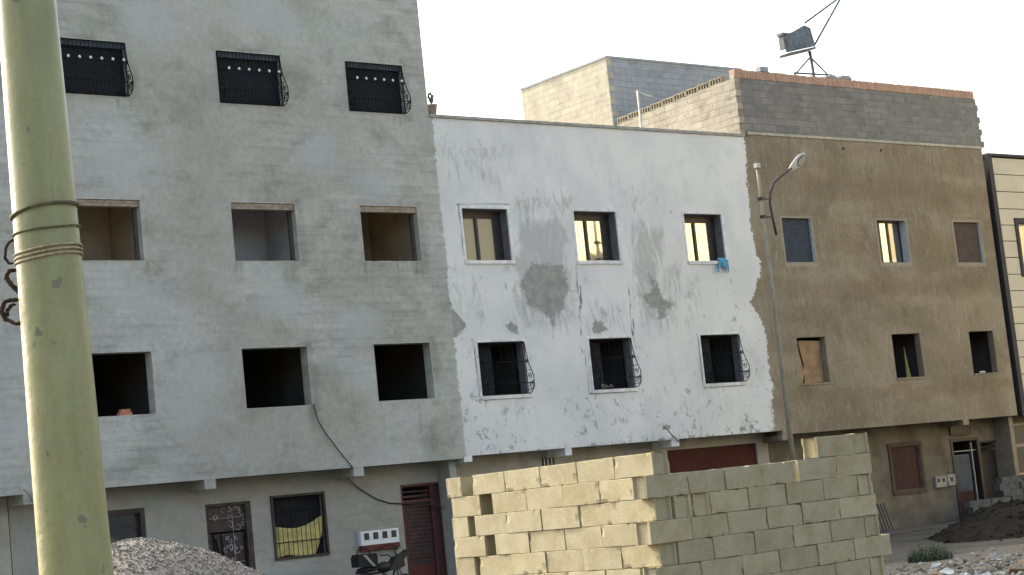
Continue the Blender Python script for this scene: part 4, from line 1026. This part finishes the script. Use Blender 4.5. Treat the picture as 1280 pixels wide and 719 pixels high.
RR = {
 0: [(13.15,13.69),(13.69,13.88)],
 1: [(10.90,11.415),(11.425,11.88),(11.88,12.36),(12.36,12.80),(12.85,13.39),(13.39,13.90)],
 2: [(11.215,11.43),(11.455,11.655),(11.655,12.15),(12.15,12.65),(12.65,13.16),(13.16,13.66),(13.66,13.87)],
 3: [(10.88,11.40),(11.40,11.86),(11.86,12.37),(12.37,12.83),(12.83,13.36),(13.36,13.91)],
 4: [(11.21,11.64),(11.64,12.16),(12.16,12.68),(12.68,13.20),(13.20,13.69),(13.69,13.89)],
 5: [(10.93,11.46),(11.46,11.97),(11.97,12.46),(12.46,12.98),(12.98,13.49),(13.50,14.03)],
}
for k in range(12):
    left = LR[k] if k in LR else (LR[3] if k % 2 else LR[4]); right = RR[k] if k in RR else (RR[3] if k % 2 else RR[4])
    left_row(k, left, k % 2 == 0)
    zt = TOP-.2*k
    if k == 2:   # short filler at the corner is the left wall's own block end
        pass
    for i, (a, c) in enumerate(right):
        rise = .016*max(0, (a-11.4)/2.5) * (1 if k < 9 else 0)
        L = c-a-.010
        if L > .3: put_block((a+c)/2, YC+.1+rb.uniform(-.006,.006), zt+rise, L, 'x', 'hollow concrete block in %s course, %s from the corner on the shaded right face' % (ORD[k], NUM[i]), rb.uniform(-.012,.012))
        else: put_block((a+c)/2, YC+.25, zt+rise, .5, 'y', 'concrete block laid endwise in %s course, %s from the corner, shaded right face' % (ORD[k], NUM[i]), rb.uniform(-.02,.02))
    if k < 7: put_block(XC+.34, -21.5, zt, .5, 'y', 'filler block added to darken the gap at the left end, %s course' % ORD[k])  # second layer added to keep sun out of the gap

# ================================================================== GRAVEL HEAP
def rock_cloud(n, fn, smin, smax, seed, flat=1.0, nt=None, white=None):
    rn = random.Random(seed); vs = []; fs = []; tint = []
    base = [(1,0,0),(-1,0,0),(0,1,0),(0,-1,0),(0,0,1),(0,0,-1)]
    F = [(0,2,4),(2,1,4),(1,3,4),(3,0,4),(2,0,5),(1,2,5),(3,1,5),(0,3,5)]
    for _ in range(n):
        p = fn(rn)
        if p is None: continue
        s = smin+(smax-smin)*rn.random()**2.2; m = Matrix.Rotation(rn.uniform(0,6.3),3,Vector((rn.uniform(-1,1),rn.uniform(-1,1),rn.uniform(-1,1))).normalized())
        t = rn.random() if nt is None else nt(rn, p); k = len(vs); e = (rn.uniform(.7,1.2), rn.uniform(.6,1), rn.uniform(.45,.9))
        for b_ in base:
            q = m @ Vector((b_[0]*e[0]*rn.uniform(.75,1.1), b_[1]*e[1]*rn.uniform(.75,1.1), b_[2]*e[2]))*s
            vs.append((p[0]+q.x, p[1]+q.y, p[2]+q.z*flat)); tint.append(t)
        fs += [tuple(i+k for i in f) for f in F]
    return vs, fs, tint
GC = (6.62,-22.84)       # heap centre
def heap_z(x, y):
    r = math.hypot(x-GC[0], (y-GC[1]))
    z = 1.845 - (math.sqrt(r*r+.12)-.346)*.57 + .03*noise.noise(Vector((x*2,y*2,0))) + .012*noise.noise(Vector((x*9,y*9,3)))
    return max(z, -.2)
b = MB(); b.smooth = True; n_ = 110
vs = [(GC[0]+(-4.6+9.2*i/n_), GC[1]+(-4.6+9.2*j/n_), 0) for j in range(n_+1) for i in range(n_+1)]; vs = [(x,y,heap_z(x,y)) for x,y,_ in vs]
b.add(vs, [(j*(n_+1)+i, j*(n_+1)+i+1, (j+1)*(n_+1)+i+1, (j+1)*(n_+1)+i) for j in range(n_) for i in range(n_)]); kk = len(b.v)
def gp(rn):
    # denser near the visible crest
    r = 2.2*math.sqrt(rn.random()) if rn.random() < .75 else 4.0*math.sqrt(rn.random()); a = rn.uniform(0, 6.283)
    x, y = GC[0]+r*math.cos(a), GC[1]+r*math.sin(a); return (x, y, heap_z(x, y)+.004)
v2, f2, t2 = rock_cloud(42000, gp, .006, .017, 21)
b.smooth = False; b.add(v2, f2)
o = b.build('gravel_heap', M['gravel'], fixn=False); a = o.data.attributes.new('tint','FLOAT','POINT'); a.data.foreach_set('value', np.array([.25]*kk + t2, dtype=np.float32))
tag(o, 'heap of grey gravel behind the yellow pole', 'gravel heap', kind='stuff')

# ================================================================== RUBBLE
def rz(x, y):
    h = .10+.16*max(0, noise.noise(Vector((x*.55, y*.55, 4)))) ; e = min(1, max(0, (-13.8-y)/2.5))*min(1, max(0, (x-15)/2)); return ground_z(x, y)+h*e
def rp(rn):
    x, y = rn.uniform(19, 38), rn.uniform(-22, -11.6)
    if y > -14.6 and rn.random() < .35+.6*(y+14.6)/3: return None
    return (x, y, rz(x, y)+rn.uniform(-.02,.03))
b = MB(); b.smooth = True; nx, ny = 100, 60
vs = [(17+23*i/nx, -23+12*j/ny) for j in range(ny+1) for i in range(nx+1)]
b.add([(x, y, rz(x, y)+.012-(.05 if (y > -11.6 or x < 17.3 or x > 39.7 or y < -22.8) else 0)) for x, y in vs], [(j*(nx+1)+i, j*(nx+1)+i+1, (j+1)*(nx+1)+i+1, (j+1)*(nx+1)+i) for j in range(ny) for i in range(nx)]); kk = len(b.v)
def rt(rn, p):
    c = noise.noise(Vector((p[0]*.5, p[1]*.9, 9))); return min(1, max(0, rn.random()*.75+.12+.55*c))
v2, f2, t2 = rock_cloud(9000, rp, .015, .11, 5, .8, rt); b.smooth = False; b.add(v2, f2); t = [.3]*kk+t2
def rbig(rn):
    x, y = rn.uniform(21, 36), rn.uniform(-20, -14.6); return (x, y, rz(x, y)+.03)
v3, f3, t3 = rock_cloud(620, rbig, .05, .20, 8, .6, lambda rn, p: min(1, .22+.62*rn.random()+.3*noise.noise(Vector((p[0]*.5,p[1]*.9,9))))); b.add(v3, f3); t += t3
# slabs and crumpled sheets
rn = random.Random(31)
for k in range(260):
    p = rbig(rn); s = rn.uniform(.04,.14); m = Matrix.Rotation(rn.uniform(-.7,.7),4,'X') @ Matrix.Rotation(rn.uniform(-.7,.7),4,'Y') @ Matrix.Rotation(rn.uniform(0,6),4,'Z'); m.translation = Vector(p)
    n0 = len(b.v); b.box(-s, s, -s*rn.uniform(.3,.8), s*.6, -.015, .02, m); t += [rn.choice((.2,.3,.5,.7,.9,1,.58,.4,.1))]*(len(b.v)-n0)
o = b.build('rubble', M['rubble'], fixn=False); a = o.data.attributes.new('tint','FLOAT','POINT'); a.data.foreach_set('value', np.array(t, dtype=np.float32))
tag(o, 'broken white and grey building rubble strewn over the lot at the lower right', 'rubble', kind='stuff')

# ================================================================== SOIL HEAP
def soil_h(x, y):
    c, s = math.cos(R(24)), math.sin(R(24)); dx, dy = x-42.6, y+5.6; u = (dx*c+dy*s)/8.3; v = (-dx*s+dy*c)/2.8
    d_ = math.sqrt(u*u+v*v); return (min(1, (1-d_)*2.3)*.60 if d_ < 1 else (1-d_)*.7)*(1+.25*noise.noise(Vector((x*.6,y*.6,0)))) + .07*noise.noise(Vector((x*1.9,y*1.9,0))) + .03*noise.noise(Vector((x*5,y*5,0)))
b = MB(); b.smooth = True; nx, ny = 110, 60; P = [(31+20*i/nx, -12+12*j/ny) for j in range(ny+1) for i in range(nx+1)]
b.add([(x, y, -.13+max(-.2, soil_h(x, y))) for x, y in P], [(j*(nx+1)+i, j*(nx+1)+i+1, (j+1)*(nx+1)+i+1, (j+1)*(nx+1)+i) for j in range(ny) for i in range(nx)])
def sp_(rn):
    x, y = rn.uniform(34, 50), rn.uniform(-10, -1); h = soil_h(x, y)
    return (x, y, -.13+max(-.2, h)) if h > -.02 else None
v2, f2, t2 = rock_cloud(2600, sp_, .02, .13, 77, .8); b.smooth = False; b.add(v2, f2)
tag(b.build('soil_heap', M['soil'], fixn=False), 'low dark heap of soil before the brown house doors', 'soil heap', kind='stuff')

# ---- grey blocks stacked by the doors
gm = []
for s in range(3):
    me = BM[s].copy(); me.materials.clear(); me.materials.append(M['greyblock']); gm.append(me)
cols = []
for k in range(6):
    for i, x in enumerate((46.8, 47.32, 47.84, 48.36)): cols.append((x+(.12 if k % 2 else 0), -.75, -.07+.2*k, k, i, 'tall'))
for k in range(3):
    for i, x in enumerate((45.2, 45.72, 46.24)): cols.append((x+(.1 if k % 2 else 0), -.8, -.07+.2*k, k, i, 'low'))
for x, y, z, k, i, wh in cols:
    o = bpy.data.objects.new('grey_block', rb.choice(gm)); C.objects.link(o); o.location = (x, y+rb.uniform(-.03,.03), z+.1); o.rotation_euler = (0,0,rb.uniform(-.05,.05)); o.scale = (1,1,1.0)
    tag(o, 'dusty grey block, %s course from the ground, %s from left in the %s stack' % (NUM[k], NUM[i], wh), 'concrete block', 'dusty grey blocks stacked before the doors')
# pallet leaning on the wall
pt = empty('pallet', (42.6,.4,-.07), 'grey slatted pallet leaning against the brown house wall', 'pallet')
ml = Matrix.Translation(Vector((42.62,.42,-.07))) @ Matrix.Rotation(R(-17),4,'X')
for i in range(5):
    q = MB(); q.box(-.30+i*.14, -.22+i*.14, -.02, .02, 0, .85, ml); q.build('slat', M['pallet'], pt)
q = MB(); q.box(-.32,.36,.021,.05,.1,.18, ml); q.box(-.32,.36,.021,.05,.65,.73, ml); q.build('crossbar', M['pallet'], pt)
# weed bush
b = MB(); rn = random.Random(12)
for k in range(430):
    a = rn.uniform(0,6.283); r = .42*math.sqrt(rn.random()); x, y = 28.75+r*math.cos(a)*(1.1+.4*noise.noise(Vector((a,0,0)))), -12.4+r*math.sin(a); h = rn.uniform(.08,.36)*(1-.6*(r/.45)**2)
    ln_ = rn.uniform(-.1,.1); w_ = rn.uniform(.006,.014); yy = rn.uniform(0,3.14); cx_, cy_ = math.cos(yy)*w_, math.sin(yy)*w_
    z0 = -.1; b.add([(x-cx_,y-cy_,z0),(x+cx_,y+cy_,z0),(x+cx_+ln_*.5,y+cy_,z0+h*.6),(x-cx_+ln_*.5,y-cy_,z0+h*.6),(x+ln_,y+rn.uniform(-.05,.05),z0+h)], [(0,1,2,3),(3,2,4)])
    if k % 2: 
        s = .028; b.add([(x+ln_,y,z0+h),(x+ln_+s,y+s*.5,z0+h+.01),(x+ln_+s*.4,y+s,z0+h+.03),(x+ln_-s*.6,y+s*.4,z0+h-.01)], [(0,1,2,3)])
tag(b.build('weed_bush', M['bushleaf'], fixn=False), 'low green weed bush growing beside the rubble', 'bush')

# ================================================================== MOTORCYCLE
mc = empty('motorcycle', (23.9,-.5,-.07), 'black motorcycle parked against the grey house under the meter box', 'motorcycle')
def wheel(cx):
    wt = MB(); P = [(cx+.27*math.cos(a), -.5, .20+.27*math.sin(a)) for a in [2*math.pi*i/28 for i in range(29)]]; wt.tube(P, .045, 8, False); wo = wt.build('wheel', M['rubber'], mc)
    rm = MB(); P = [(cx+.22*math.cos(a), -.5, .20+.22*math.sin(a)) for a in [2*math.pi*i/28 for i in range(29)]]; rm.tube(P, .018, 6, False)
    for i in range(10): a = i*math.pi/5; rm.tube([(cx,-.5,.2),(cx+.21*math.cos(a),-.5,.2+.21*math.sin(a))], .006, 4)
    rm.tube([(cx,-.56,.2),(cx,-.44,.2)], .035, 8); rm.build('rim', M['chrome'], wo)
wheel(23.28); wheel(24.52)
q = MB(); q.tube([(24.52,-.42,.2),(24.34,-.44,.72),(24.28,-.45,.86)], .022, 8); q.tube([(24.52,-.58,.2),(24.34,-.56,.72),(24.28,-.55,.86)], .022, 8); q.build('fork', M['chrome'], mc)
q = MB(); q.tube([(24.3,-.5,.7),(24.0,-.5,.62),(23.6,-.5,.6),(23.2,-.5,.66)], .03, 8); q.tube([(24.3,-.5,.7),(24.15,-.5,.3),(23.75,-.5,.2),(23.6,-.5,.55)], .025, 8); q.tube([(23.6,-.43,.3),(23.28,-.43,.2)], .02, 6); q.tube([(23.6,-.57,.3),(23.28,-.57,.2)], .02, 6); q.build('frame', M['bike_black'], mc)
q = MB(); q.box(23.75,24.1,-.60,-.40,.2,.46); q.tube([(23.95,-.5,.46),(24.02,-.5,.56)], .07, 10); q.build('engine', M['dish_dark'], mc)
q = MB(); q.ball((24.0,-.5,.72), .2, 14, 8, (1.15,.6,.62)); q.build('tank', M['bike_black'], mc)
q = MB(); q.ball((23.55,-.5,.71), .28, 14, 8, (1.2,.45,.24)); q.build('seat', M['rubber'], mc)
q = MB(); q.tube([(24.30,-.5,.86),(24.26,-.3,.98),(24.14,-.14,.98)], .014, 6); q.tube([(24.30,-.5,.86),(24.26,-.7,.98),(24.14,-.86,.98)], .014, 6); q.build('handlebar', M['bike_black'], mc)
q = MB(); q.prism([(24.02,.62),(24.28,.92),(24.52,.98),(24.66,1.06),(24.58,.93),(24.48,.84),(24.50,.70),(24.3,.62)], 1, -.62, -.38); q.build('front_fairing', M['bike_black'], mc)
q = MB(); q.tube([(24.20,-.72,.98),(24.22,-.74,1.1)], .007, 5); q.ball((24.22,-.75,1.13), .05, 8, 5, (1,.35,.8)); q.build('mirror', M['bike_black'], mc)
q = MB(); q.ball((24.42,-.5,.8), .08, 10, 6, (.6,1,1)); q.build('headlight', M['lens'], mc)
# bag on the luggage rack: lies on the motorcycle
bg = empty('bag', (23.4,-.5,.78), 'black bag with a round handle standing on the parked motorcycle', 'bag')
q = MB(); q.prism([(23.20,.78),(23.72,.76),(23.74,1.0),(23.70,1.06),(23.24,1.07),(23.19,1.0)], 1, -.66, -.36); q.build('body', M['rubber'], bg)
q = MB(); q.tube([(23.28,-.5,1.06),(23.30,-.5,1.15),(23.40,-.5,1.20),(23.52,-.5,1.20),(23.62,-.5,1.14),(23.64,-.5,1.06)], .016, 6); q.build('handle', M['rubber'], bg)
q = MB(); q.prism([(23.34,1.04),(23.41,1.05),(23.66,.77),(23.58,.77)], 1, -.672, -.662); q.build('strap', M['galv'], bg)
